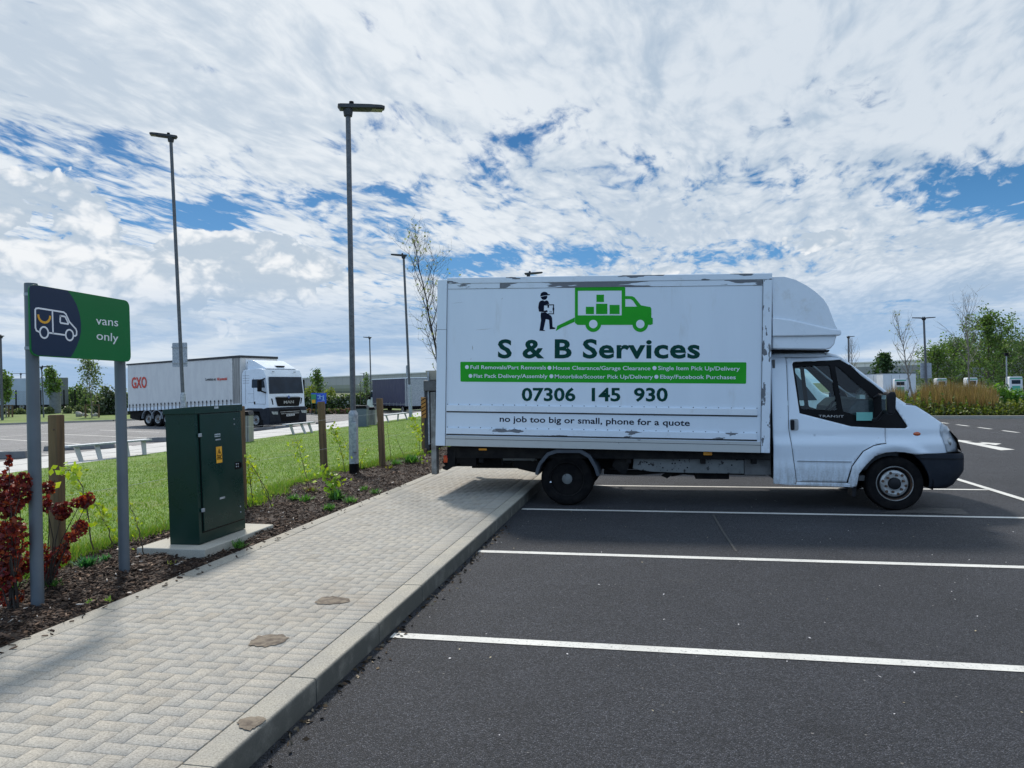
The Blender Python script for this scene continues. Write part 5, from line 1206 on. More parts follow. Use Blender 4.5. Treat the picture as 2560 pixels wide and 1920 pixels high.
# weeds
def weed(label,k,x,y,s=.07,n=60,pal=[(.06,.17,.04),(.09,.22,.05),(.13,.28,.06)],z=.10):
    b=G(*S(k,x,y),z); rg=np.random.default_rng(int(x*7+y)); t=thing('weed',label,'weed',b,0,'small green weeds in the bark bed')
    N=n; th=rg.uniform(0,2*PI,N); e=rg.uniform(.25,1.3,N); L=s*rg.uniform(.6,1.2,N); d=np.stack([np.cos(th)*np.cos(e),np.sin(th)*np.cos(e),np.sin(e)],1); w=np.stack([-np.sin(th),np.cos(th),np.zeros(N)],1)*(s*.07)
    P=rg.normal(0,s*.3,(N,3)); P[:,2]=0; tip=P+d*L[:,None]; mid=P+d*L[:,None]*.5+np.array([0,0,s*.1])
    v=np.stack([P-w*.5,mid-w,tip,mid+w,P+w*.5],1).reshape(-1,3); i=np.arange(N)*5; f=np.concatenate([np.stack([i,i+1,i+3,i+4],1),np.stack([i+1,i+2,i+3,i+3],1)])
    c=np.array(pal)[rg.integers(0,len(pal),N)]*rg.uniform(.8,1.2,(N,1))
    f3=np.concatenate([np.stack([i,i+1,i+3],1),np.stack([i,i+3,i+4],1),np.stack([i+1,i+2,i+3],1)])
    npmesh('leaves',v,f3,np.repeat(c,5,0),M_leaf,t)
Wd=[('weed clump nearest the lone sapling in the bark bed','d',715,1020,.09,90),('weed clump below the low bushy sapling, left one','d',850,1040,.10,110),('dark reddish weed beside the clump by the sapling','d',885,960,.12,80,[(.10,.05,.03),(.12,.16,.04),(.2,.25,.05)]),
('weed spread around the foot of the bushy sapling','d',1150,1010,.13,160),('weed by the paving edge below the bushy sapling','d',1075,1130,.09,90),('weed beside the paving edge right of the bushy sapling','d',1300,1055,.10,90),('weed half way between lamp and paving edge','d',1430,930,.08,60),
('weed tuft at the paving edge nearest the van','d',1550,960,.09,60),('yellow flowering weed in front of the lamp','d',1700,715,.09,60,[(.5,.4,.03),(.3,.35,.04)]),('green weed patch near the tail lift','d',1930,640,.18,160),('green weed patch by the lawn corner near the van','d',1760,670,.13,110),
('feathery weed left of the right sign leg','B',605,870,.09,160,[(.03,.13,.05),(.05,.18,.07),(.08,.24,.09)]),('small weed left of the right sign leg, further back','B',730,830,.06,80,[(.05,.18,.07),(.08,.24,.09)]),('flat green weed behind the foot of the left sign leg','B',370,1020,.07,60),
('weed between the red shrub and the left picture edge','B',30,1040,.12,120),('small bright sprout by the edging below the sign','B',625,1135,.045,30,[(.2,.4,.06)]),('second bright sprout by the edging below the sign','B',735,1120,.04,26,[(.3,.45,.06)]),
('lone bright leaf sprout at the lower left by the edging','j',255,960,.04,14,[(.25,.42,.06)]),('tiny yellow weed right of the right sign leg','B',1183,860,.035,20,[(.4,.45,.05)]),('small weed at the front edge of the concrete plinth','B',1298,775,.05,40),('weed in front of the cabinet plinth corner','d',150,1510,.08,70)]
for w_ in Wd: weed(*w_)
# red shrubs
RD=[(.18,.014,.018),(.11,.008,.013),(.27,.03,.018),(.33,.07,.025),(.07,.007,.012),(.15,.022,.016)]
def redshrub(label,k,base,clumps,n,leaf,Yb,z=.1,pal=RD):
    b=OY(*S(k,*base),Yb); b.z=.09; t=thing('red_shrub',label,'shrub',b,0,'dark red shrubs beside the sign',True); rg=np.random.default_rng(int(base[0])+3); mb=MB(); C=[]
    for x,y,rx,ry,cnt in clumps:
        c=OY(*S(k,x,y),Yb+rg.uniform(-.12,.12)); sc=((c-CO).dot(CF))/FPX/ZS[k][2]; 
        mid=b.lerp(c,.5)+Vector((rg.uniform(-.05,.05),rg.uniform(-.05,.05),.05)); mb.tube([b+Vector((rg.uniform(-.03,.03),rg.uniform(-.03,.03),0)),mid,c],[.006,.004,.002],5)
        q=rg.normal(0,1,(cnt,3)); q/=np.maximum(1,np.linalg.norm(q,axis=1,keepdims=True)/1.6); C.append(np.array(c)+q*np.array([rx*sc*.62,rx*sc*.6,ry*sc*.62]))
    mb.build('stem',M_barkd,t); C=np.concatenate(C); C[:,2]=np.maximum(C[:,2],.11)
    v,f,c=leafcards(rg,C,leaf,pal,1.35); npmesh('leaves',v,f,c,M_leaf,t)
redshrub('dark red leaved shrub at the left edge, behind the left sign leg','B',(95,1010),[(70,310,75,60,190),(20,400,80,90,240),(130,380,70,80,220),(160,290,50,60,120),(60,480,80,60,160),(90,700,90,100,260),(30,800,80,120,280),(130,850,80,90,240),(50,950,80,70,200),(70,1080,80,60,140),(100,600,60,60,120),(60,150,16,60,24),(40,250,40,45,50),(20,620,60,60,120)],0,.026,4.02)
redshrub('dark red leaved shrub between the two sign legs','B',(310,960),[(330,330,42,48,120),(320,440,40,60,90),(430,490,55,62,190),(560,430,62,42,170),(620,400,30,40,60),(550,610,50,52,150),(500,670,40,40,70),(410,800,65,60,190),(340,880,60,80,190),(300,780,50,60,110),(450,740,30,30,40)],0,.026,4.45)
# boulders
def boulder(label,k,x,y,w_,h,z=-.2):
    b=G(*S(k,x,y),z); rg=random.Random(int(x)); bm=bmesh.new(); bmesh.ops.create_icosphere(bm,subdivisions=3,radius=1); s=((b-CO).dot(CF))/FPX/ZS[k][2]; off=[Vector((rg.uniform(-1,1),rg.uniform(-1,1),rg.uniform(-1,1))).normalized() for _ in range(14)]
    for v in bm.verts:
        for o in off:
            d=v.co.dot(o)-.72
            if d>0: v.co-=o*d
    W_,H_=w_*s/2,h*s
    vs=[Vector((v.co.x*W_*1.15,v.co.y*W_,(v.co.z+.45)*H_*.75)) for v in bm.verts]; bm.verts.index_update(); fs=[tuple(v.index for v in f.verts) for f in bm.faces]; bm.free()
    mb=MB(Matrix.Translation(b)@Matrix.Rotation(rg.uniform(-.3,.3),4,'Z')); mb.add([v for v in vs],fs); tag(mb.build('boulder',M_stone,None,smooth=30),label,'boulder','boulders on the far verge')
boulder('tallest pointed grey boulder on the verge','g',1088,895,95,80); boulder('low flat boulder right of the pointed one','g',1172,886,85,46); boulder('boulder behind the tree stakes','g',1322,890,80,50); boulder('long low boulder on the small grass mound','g',1495,866,125,52); boulder('boulder partly hidden behind the right sign leg','g',1740,866,60,60)
# ================= LORRY =================
Pf=G(*S('D',1490,935),-.3); Pr=G(*S('D',300,912),-.3); uu=(Pf-Pr); uu.z=0; uu.normalize(); rot=math.atan2(uu.y,uu.x)
lor=thing('articulated_lorry','white articulated lorry with grey curtain sided trailer parked in the lorry park','lorry',Pf,rot)
ZB=.3 # local z = absolute + .3
TB=[(-9.78,.86),(-.93,1.16),(-.93,3.46),(-9.80,3.42)]
mb=MB(); mb.prism([(-9.76,.98),(-.95,1.20),(-.95,3.50),(-9.76,3.40)],.02,2.40); tr=mb.build('trailer_body',M_curt,lor,bevel=.01)
def tz(x,a,b): return a+(b-a)*(x+9.76)/8.8
# curtain with vertical ripples
mb=MB(); 
def cur(u,v):
    x=-9.72+8.25*u; z0=tz(x,1.0,1.18); z1=tz(x,3.34,3.48); z=z0+(z1-z0)*v
    r=.004*math.sin(x*5+math.sin(v*3)*1.2)*(1-v*.6)+.02*max(0,(u-.93)/.07)*math.sin(v*40+x*12)*1.2
    return (x,-.005-abs(r),z)
mb.grid(cur,150,40); mb.build('curtain',M_curt,tr,smooth=60)
mb=MB(); mb.prism([(-9.80,tz(-9.8,3.33,3.44)),(-.93,3.46),(-.93,3.58),(-9.80,tz(-9.8,3.41,3.6))],-.035,2.44); mb.build('roof_rail',M_dgrey,tr)
mb=MB(); mb.box(-1.42,-1.0,-.012,.02,1.15,3.46); mb.build('front_pillar',M_slat,tr); mb=MB(); mb.box(-.96,-.93,.35,1.6,2.9,3.38); mb.build('bulkhead_panel',M_white,tr)
text_on('trailer_number','17198-21',lambda_p:=Vector((-.925,.42,3.19)),Vector((-.925,1.1,3.19)),.09,M_dgrey,tr)
mb=MB()
for i in range(28):
    x=-9.55+i*.295; zb=tz(x,.86,1.10); mb.box(x-.008,x+.008,-.055,-.03,zb-.05,zb+.34); mb.box(x-.03,x+.03,-.06,-.03,zb+.24,zb+.30)
mb.build('curtain_strap',M_dgrey,tr)
mb=MB(); mb.prism([(-9.78,.82),(-.96,1.08),(-.96,1.21),(-9.78,.99)],-.022,2.42); mb.build('side_raive',M_white,tr)
mb=MB(); mb.prism([(-9.76,.42),(-8.9,.30),(-8.9,.55),(-.9,.70),(-.9,1.07),(-9.76,.85)],.12,2.3); mb.build('trailer_chassis',M_chas,tr)
text_on('trailer_lettering','GXO',(-9.36,-.03,2.08),(-8.08,-.03,2.10),.60,M_orange,tr,bold=.022)
text_on('trailer_lettering','Logistics at',(-3.42,-.03,2.38),(-2.66,-.03,2.385),.135,M_dgrey,tr,bold=.02); text_on('trailer_lettering','full potential',(-2.58,-.03,2.385),(-1.86,-.03,2.39),.135,M_orange,tr,bold=.03)
for x in (-8.10,-7.33,-6.56):
    for s in (1,-1): wheel(lor,(x,.20 if s==1 else 2.22,.40),.40,.30,.235,s,n=28,nb=8)
    if 1:
        o=[(x+.47*math.cos(R_(a)),.42+.47*math.sin(R_(a))) for a in range(0,181,12)]; i_=[(x+.44*math.cos(R_(a)),.42+.44*math.sin(R_(a))) for a in range(180,-1,-12)]
        mb=MB(); mb.prism(o+i_,-.01,.34); mb.build('mudguard',M_galv,tr)
# tractor
cabp=[(-.88,.95),(-.88,2.62),(-.72,2.86),(.30,2.90),(.60,2.86),(.80,2.45),(.90,1.66),(.93,1.0),(.93,.88),(-.88,.88)]
def cabloft(poly,y0,y1,m,nm,r=.09,par=lor):
    mb=MB(); mb.prism(rpoly(poly,.06,2),y0,y1); return mb.build(nm,m,par,bevel=r,seg=4)
cb_=cabloft(cabp,.02,2.40,M_white,'tractor_cab')
mb=MB(); mb.prism([(-.88,.45),(-.88,.89),(-.45,.98),(.45,.98),(.93,.89),(.96,.2),(.93,.16),(.55,.16),(.45,.5),(.32,.82),(-.30,.82),(-.46,.5),(-.5,.42)],-.005,2.43); mb.build('lower_panels',M_bump,cb_,bevel=.02)
cabloft([(.55,.14),(.98,.14),(1.02,.30),(1.0,.98),(.9,1.02),(.55,.95)],-.01,2.44,M_bump,'lorry_bumper',.06)
# front details (local x ~ .93, y across)
def fp_(y,z,dx=0): return (.93+dx,y,z+ZB)
def fprism(pts,x0,x1,nm,m,par,bev=0):
    mb=MB(); mb.prism([(y,z+ZB) for y,z in pts],x0,x1,'x'); return mb.build(nm,m,par,bevel=bev)
mb=MB(); ws_=[(.875,.10,1.67),(.875,2.32,1.67),(.81,2.27,2.49),(.81,.14,2.49)]
mb.poly3(rp:=[(x+.028,y,z) for x,y,z in ws_],(.012,0,0)); mb.build('windscreen',M_glassd,cb_,bevel=.02)
mb=MB(); mb.poly3([(.921,1.72,1.78),(.921,2.2,1.78),(.872,2.16,2.40),(.872,1.70,2.40)],(.004,0,0)); mb.build('sun_reflection_panel',M_teal,cb_) if 0 else None
fprism(rpoly([(.46,1.20),(2.10,1.17),(1.97,.73),(.58,.76)],.05),.90,.955,'grille',M_trim,cb_)
fprism([(.46,1.235),(2.1,1.205),(1.95,1.19),(1.4,1.22),(.6,1.215)],.93,.965,'grille_trim',M_rim,cb_)
text_on('grille_lettering','MAN',(.958,.96,1.18),(.958,1.62,1.185),.14,M_rim,cb_,bold=.03,thick=.006)
mb=MB(); mb.lathe([(.0,.012),(.06,.01),(.075,0)],(.956,1.3,1.50),'x',16); mb.build('bonnet_emblem',mat('emblem_blue',(.1,.16,.35),None,.3),cb_)
for y0 in (.10,2.02): fprism(rpoly([(y0,.52),(y0+.40,.50),(y0+.40,.36),(y0+.08,.38)],.03),.97,1.035,'headlight',M_lens if 0 else mat('lorry_headlight',(.5,.52,.54),(.25,.27,.3),.12,.2,12.,coat=.8),lor)
fprism([(.60,.60),(1.98,.60),(1.86,.02),(.74,.0)],.99,1.024,'lower_grille',M_trim,lor); fprism([(.66,.49),(1.93,.50),(1.93,.47),(.66,.46)],1.0,1.035,'bumper_strip',M_rim,lor); fprism([(.70,.40),(1.90,.41),(1.90,.38),(.70,.37)],1.0,1.035,'bumper_strip',M_rim,lor)
pl_=fprism([(1.06,.25),(1.58,.27),(1.58,.36),(1.06,.35)],1.01,1.04,'number_plate',M_plate,lor); text_on('plate_text','ML18 EGL',(1.042,1.09,.575),(1.042,1.55,.588),.065,M_trim,pl_,thick=.002)
for y0,sg_ in ((.20,1),(2.22,-1)): fprism([(y0,1.14),(y0+.05*sg_,1.14),(y0+.12*sg_,.86),(y0+.08*sg_,.84)],.9,.945,'air_vent',M_trim,cb_)
# side window, door lines, mirrors
mb=MB(); mb.prism(rpoly([(-.18,1.97),(-.16,2.38),(.62,2.38),(.70,1.97)],.03),.012,.02); mb.build('side_window',M_glassd,cb_)
mb=MB()
for p in ([(-.05,1.2),(-.05,2.45)],[(-.62,1.2),(-.62,2.8)],[(-.05,1.2),(.72,1.17)],[(.72,1.17),(.72,2.4)]):
    a,b=p; d=(Vector(b)-Vector(a)).normalized()*1; nn=Vector((-d.y,d.x))*.008; mb.prism([tuple(Vector(a)+nn),tuple(Vector(a)-nn),tuple(Vector(b)-nn),tuple(Vector(b)+nn)],.013,.0195)
for z in (2.2,2.32,2.44,2.56): mb.box(-.80,-.35,.010,.019,z,z+.014)
mb.box(-.45,-.08,.012,.019,1.25,1.262); mb.box(-.45,-.08,.012,.019,1.68,1.692)
mb.build('door_seam',mat('seam_grey',(.25,.26,.28),None,.6),cb_)
mb=MB(); mb.box(-.02,.04,.0,.02,1.17,1.30); mb.build('door_handle',M_trim,cb_)
for y,s in ((-.10,-1),(2.54,1)):
    mb=MB(); mb.box(.48,.66,min(y,y+s*.18),max(y,y+s*.18),1.78,2.36); m_=mb.build('wing_mirror',M_trim,lor,bevel=.05,seg=3)
    mb=MB(); mb.tube([(.60,y,1.80),(.78,1.22+ (y-1.22)*.92,1.72)],.035,8); mb.tube([(.60,y,2.34),(.72,1.22+(y-1.22)*.9,2.42)],.03,8); mb.build('mirror_arm',M_trim,m_)
cabloft([(-.70,2.85),(-.68,3.36),(-.3,3.33),(.45,2.98),(.62,2.88)],.22,2.2,M_white,'roof_deflector',.07)
mb=MB(); mb.box(.25,.5,1.0,1.5,2.99,3.05); mb.build('roof_hatch',M_trim,lor)
for y in (.5,1.9): MB().box(.74,.775,y-.06,y+.06,2.72,2.75).build('marker_light',M_dgrey,lor)
for s in (1,-1): wheel(lor,(0,.19 if s==1 else 2.24,.415),.415,.27,.24,s,n=30,nb=8)
wheel(lor,(-2.9,.28,.415),.415,.5,.24,1,n=28,nb=8); wheel(lor,(-2.9,2.1,.415),.415,.5,.24,-1,n=28,nb=8)
mb=MB(); mb.box(-5.2,-.6,.7,1.7,.5,.75); mb.box(-1.9,-.95,.1,.6,.38,.85); mb.build('tractor_chassis',M_chas,lor)
mb=MB(); mb.box(.40,.62,-.005,.3,.18,.42); mb.box(.40,.62,-.012,.3,.16,.19); mb.build('cab_step',M_trim,lor)
# ================= BLUE CURTAIN TRUCK =================
K=GD(1016,51.,-.3); L_=GD(931.5,56.5,-.3); du=(L_-K); du.z=0; du.normalize(); rot=math.atan2(du.y,du.x)
bt=thing('curtain_truck','dark blue curtain sided truck with white cab at the far edge of the lorry park','truck',K,rot)
# local: x towards its front (left/away), y: away side is -y ... width towards viewer's right
bh0,bh1=.55,2.55
LL=(L_-K).length
mb=MB(); mb.box(0,LL,-2.05,0,bh0,bh1); bb=mb.build('load_body',M_curtb,bt,bevel=.01)
mb=MB(); mb.box(-.02,LL+.02,-2.08,.03,bh1,bh1+.07); mb.build('roof_rail',M_white,bb)
mb=MB(); mb.box(-.03,-.005,-1.98,-.07,bh0,bh1-.05); mb.build('rear_door',M_galv,bb); mb=MB(); mb.box(-.04,.12,-.02,.03,bh0,bh1); mb.build('corner_pillar',M_galv,bb)
mb=MB()
for i in range(10): x=.3+i*(LL-.5)/9; mb.box(x-.01,x+.01,.012,.03,bh0-.02,bh0+.28)
mb.box(.1,LL,.012,.028,bh0+.12,bh0+.15); mb.build('curtain_strap',M_galv,bb)
mb=MB(); mb.box(.1,LL+1.2,-1.7,-.35,.32,bh0); mb.box(.1,.16,-2,-.05,.28,.42); mb.build('chassis',M_chas,bt)
mb=MB(); mb.prism(rpoly([(LL+.05,.30),(LL+.05,1.72),(LL+.45,1.74),(LL+.95,1.16),(LL+1.45,.90),(LL+1.52,.6),(LL+1.5,.28)],.05,2),-1.9,-.12); cbb=mb.build('cab',M_white,bt,bevel=.05,seg=3)
mb=MB(); mb.prism([(LL+.05,1.72),(LL+.42,1.74),(LL+.08,2.45)],-1.7,-.3); mb.build('wind_deflector',M_white,bt,bevel=.03)
mb=MB(); mb.prism([(LL+.28,1.16),(LL+.28,1.62),(LL+.52,1.62),(LL+.88,1.16)],-.125,-.112); mb.build('side_window',M_glassd,cbb)
mb=MB(); mb.box(LL+1.0,LL+1.56,-1.95,-.09,.18,.42); mb.build('bumper',M_bump,bt,bevel=.03); mb=MB(); mb.box(LL+.62,LL+.8,-.12,.08,1.0,1.22); mb.build('wing_mirror',M_trim,bt,bevel=.03)
for x in (.95,LL+.85):
    wheel(bt,(x,-.22,.30),.30,.2,.2,-1,n=24); wheel(bt,(x,-1.82,.30),.30,.2,.2,1,n=24)
# ================= NEIGHBOUR VAN behind the removals van =================
Yn=13.4
def N2(x,y,Y=Yn): p=OY(*S('H',x,y),Y); return (p.x,p.z)
nv=thing('panel_van','white van parked beyond the removals van, seen only through its cab windows','van',(1,14.3,0),0,None,True)
wb=N2(655,455); wt=N2(415,205); hd=N2(760,490)
rf=(wt[0]-.5,wt[1]+.16)
npoly=[(-2.3,.35),(-2.3,rf[1]),(rf[0],rf[1]+.0),wt,wb,(hd[0]+.1,hd[1]),(hd[0]+.62,hd[1]-.22),(hd[0]+.72,.45),(hd[0]+.66,.32)]
mb=MB(); mb.prism(rpoly(npoly,.06,2),Yn,Yn+1.85); nb_=mb.build('van_body',M_white,nv,bevel=.05,seg=3)
q=[N2(408,262),N2(520,352),N2(620,470),N2(640,520),N2(420,520)]
mb=MB(); mb.prism([(wt[0]-.75,wt[1]+.02),(wt[0]-.12,wt[1]-.0),(wb[0]-.16,wb[1]-.03),(wb[0]-.1,wb[1]-.12),(wt[0]-.75,wb[1]-.12)],Yn-.004,Yn+.002); mb.build('side_window',M_glassd,nb_)
mb=MB(); a,b=Vector((wt[0],0,wt[1])),Vector((wb[0],0,wb[1])); d=(b-a); n_=Vector((-d.z,0,d.x)).normalized()*-.006
if n_.z<0: n_=-n_
mb.add([(a.x+n_.x,Yn+.12,a.z+n_.z),(b.x+n_.x,Yn+.1,b.z+n_.z),(b.x+n_.x,Yn+1.75,b.z+n_.z),(a.x+n_.x,Yn+1.73,a.z+n_.z)],[(0,1,2,3)]); mb.build('windscreen',M_glassd,nb_)
mb=MB(); p=N2(770,478); mb.box(p[0]-.09,p[0]+.09,Yn-.22,Yn-.04,p[1]-.13,p[1]+.15); mb.build('wing_mirror',M_white,nv,bevel=.03)
for x in (-1.4,hd[0]+.05):
    wheel(nv,(x,Yn+.1,.32),.32,.2,.2,1,n=24); wheel(nv,(x,Yn+1.75,.32),.32,.2,.2,-1,n=24)
# ================= PALE TRAILER behind the fence =================
a=GD(-160,74,-.2); b=GD(133,74.,-.2); c=GD(155,77,-.2)
d=(b-a); d.z=0; rot=math.atan2(d.y,d.x)
pt_=thing('parked_trailer','large pale blue grey box trailer parked behind the mesh fence at the far left','trailer',a,rot)
Lt=d.length; s_=74/FPX
mb=MB(); mb.box(0,Lt,0,2.5,.62,3.42); tb=mb.build('trailer_box',mat('trailer_panel',(.42,.47,.55),(.36,.41,.49),.5,0,.6),pt_,bevel=.03)
mb=MB(); mb.box(Lt-.03,Lt+.02,-.02,2.52,.6,3.46); mb.build('end_frame',M_grey,tb)
mb=MB(); mb.box(.5,Lt-.3,.2,2.3,.35,.64); mb.build('trailer_chassis',M_chas,pt_)
for x in (Lt-2,Lt-3.3,Lt-4.6): wheel(pt_,(x,.2,.5),.5,.35,.28,1,n=20)
# ================= MESH FENCE =================
fz=-.2
F0=GD(-60,66,fz); F1=GD(215,76,fz)
ft=thing('mesh_fence','tall green black mesh security fence behind the verge at the far left','fence',F0,math.atan2((F1-F0).y,(F1-F0).x))
LF=(F1-F0).length; mb=MB()
xs_=[i*LF/9 for i in range(10)]
for i,x in enumerate(xs_):
    p=MB().box(x-.05,x+.05,-.04,.04,0,2.15).build('post',M_trim,ft)
mb=MB()
for i in range(28): z=.06+i*.074; mb.box(0,LF,-.006,.006,z,z+.008)
k=int(LF/.12)
for i in range(k): x=i*LF/k; mb.box(x-.004,x+.004,.006,.012,.04,2.08)
mb.build('mesh_panel',M_dgrey,ft)
F2=G(*S('g',1560,800),-.2)
# ================= BUILDINGS =================
M_cl=[mat('cladding_%s'%n,c,c2,.6,0,.02) for n,c,c2 in (('light',(.40,.40,.38),(.37,.37,.35)),('grey_green',(.28,.30,.24),(.26,.28,.22)),('olive',(.20,.225,.15),(.19,.21,.14)),('grey',(.26,.28,.29),(.24,.26,.27)),('roof_white',(.72,.72,.70),(.68,.68,.66)),('dark_green',(.12,.14,.10),(.11,.13,.09)))]
def shed(label,p0,p1,D0,D1,bands,topz,depth=60,roof=None,ov=.4):
    A_=GD(p0,D0,-.4); B_=GD(p1,D1,-.4); d=(B_-A_); d.z=0; L=d.length; t=thing('warehouse',label,'warehouse',A_,math.atan2(d.y,d.x)); z=0
    H=topz+.4
    for i,(f0,f1,m) in enumerate(bands):
        mb=MB(); mb.box(0,L,0,depth,H*f0,H*f1); w=mb.build('wall_band',m,t)
    mb=MB(); k=int(L/8)
    for i in range(k): mb.box(i*8,i*8+.12,-.04,-.005,0,H*.99)
    mb.build('cladding_joint',M_cl[3],t)
    mb=MB(); mb.box(-ov,L+ov,-ov,depth+ov,H,H*1.025+.3); mb.build('roof_edge',roof or M_cl[4],t); return t
shed('very long pale warehouse with graded grey and green bands behind the lorry park',690,1200,470,300,[(.78,1,M_cl[0]),(.5,.78,M_cl[0]),(.28,.4995,M_cl[1]),(.13,.2795,M_cl[2]),(0,.1295,M_cl[5])],8.6,depth=70)
shed('long grey warehouse with white roof edge behind the charging yard',2085,2760,318,225,[(.55,.84,M_cl[3]),(.28,.55,mat('cladding_mid',(.22,.25,.22),None,.6,0,.02)),(0,.28,M_cl[2]),(.84,1,M_cl[4])],9.3,depth=70)
# ================= CHARGING YARD =================
M_chw=mat('charger_white',(.66,.68,.70),(.60,.63,.65),.35,0,2.); M_chg=mat('charger_green',(.08,.38,.26),(.07,.34,.23),.35,0,2.)
def charger(label,px,D,wpx,top,dark):
    b=GD(px,D,-.2); tp=AT(px,top,D).z; h=tp+.2; w_=wpx*D/FPX; t=thing('ev_charger',label,'charger',b,R_(random.uniform(-8,8)),'white and green car chargers')
    mb=MB(); mb.prism(rpoly([(-w_/2,0),(w_/2,0),(w_/2,h),(-w_/2,h)],.12),0,.6); bd_=mb.build('charger_body',M_chw,t,bevel=.03)
    MB().box(-w_*.46,w_*.46,-.012,0,h*.90,h*.955).build('green_band',M_chg,bd_)
    MB().box(-w_*.33,w_*.33,-.014,0,h*.70,h*.86).build('screen',M_glassd,bd_)
    MB().box(-w_*.3,w_*.3,-.012,0,h*.30,h*.62).build('green_panel',M_chg,bd_)
    mb=MB(); mb.tube([(w_*.5,-.05,h*.98),(w_*.72,-.1,h*1.02),(w_*.8,-.1,h*.8),(w_*.62,-.1,h*.35),(w_*.5,-.05,h*.5)],.03,6); mb.build('cable',M_trim,t)
    return t
charger('white and green car charger in front of the larger white cabinet',2252,62,27,947,0); charger('second car charger, between white cabinet and pale bare tree',2356,58,24,945.5,0); charger('third car charger with rounded green top behind the second bare tree',2432,58,25,944,0); charger('rightmost car charger cut by the right edge of the picture',2541,56,30,941.5,0)
def ycab(label,x0,x1,D,top):
    a=GD(x0,D,-.2); b=GD(x1,D,-.2); d=b-a; L=d.length; h=AT((x0+x1)/2,top,D).z+.2; t=thing('power_cabinet',label,'cabinet',a,math.atan2(d.y,d.x),'large white power cabinets')
    mb=MB(); mb.box(0,L,0,1.2,.05,h); bd_=mb.build('cabinet_body',M_chw,t,bevel=.03); mb=MB()
    for i in range(1,4): mb.box(L*i/4-.012,L*i/4+.012,-.008,0,.15,h-.12)
    mb.build('door_gap',M_grey,bd_); MB().box(-.03,L+.03,-.03,1.23,h,h+.05).build('cabinet_roof',M_grey,bd_)
ycab('larger white power cabinet behind the reeds right of the windscreen',2208.5,2291,68,934); ycab('white power cabinet seen just above the bonnet of the removals van',2140,2200,70,936)
mb=MB(); b=GD(2518,52.,-.2); tpt=AT(2515.8,889,52.); t=thing('camera_pole','slim pale camera pole near the right edge among the green trees','pole',b)
mb.tube([(0,0,0),tuple(tpt-b)],[.05,.04],10); mb.build('pole',M_galv,t); q_=tpt-b; MB().box(q_.x-.12,q_.x+.12,-.1,.1,q_.z-.02,q_.z+.2).build('camera_head',M_trim,t)
b=G(*S('g',1716,700),-.2); 
# blue information board
a=AT(*S('C',428,568),52); c=AT(*S('C',640,712),52); t=thing('information_board','bright blue board with green left panel in front of the hedge','board',GD(776,52,-.3),0,None,True)
def pl4(k,x0,y0,x1,y1,D): return [AT(*S(k,x0,y0),D),AT(*S(k,x1,y0),D),AT(*S(k,x1,y1),D),AT(*S(k,x0,y1),D)]
M_blue=mat('board_blue',(.02,.09,.50),(.03,.12,.6),.4,0,3.)
MB().poly3(pl4('C',430,568,638,712,52),CF*.05).build('blue_panel',M_blue,t); MB().poly3(pl4('C',430,585,500,712,51.95),CF*.03).build('green_panel',mat('board_green',(.03,.22,.10),(.05,.28,.10),.4,0,3.),t)
MB().poly3(pl4('C',440,660,488,706,51.9),CF*.02).build('yellow_patch',M_yel,t)
mb=MB()
for x0,y0,x1,y1 in ((515,595,545,610),(540,590,560,650),(560,610,600,622),(590,600,610,660),(520,640,570,652),(575,660,620,672)): mb.poly3(pl4('C',x0,y0,x1,y1,51.9),CF*.02)
mb.build('white_figures',mat('board_pale',(.25,.45,.75),None,.5),t)
for x in (440,500,560,625):
    p=AT(*S('C',x,640),52.1); g_=GD(S('C',x,640)[0],52.1,-.3); MB().tube([g_,p],.035,6).build('board_post',M_sgreen if 0 else M_dgrey,t)
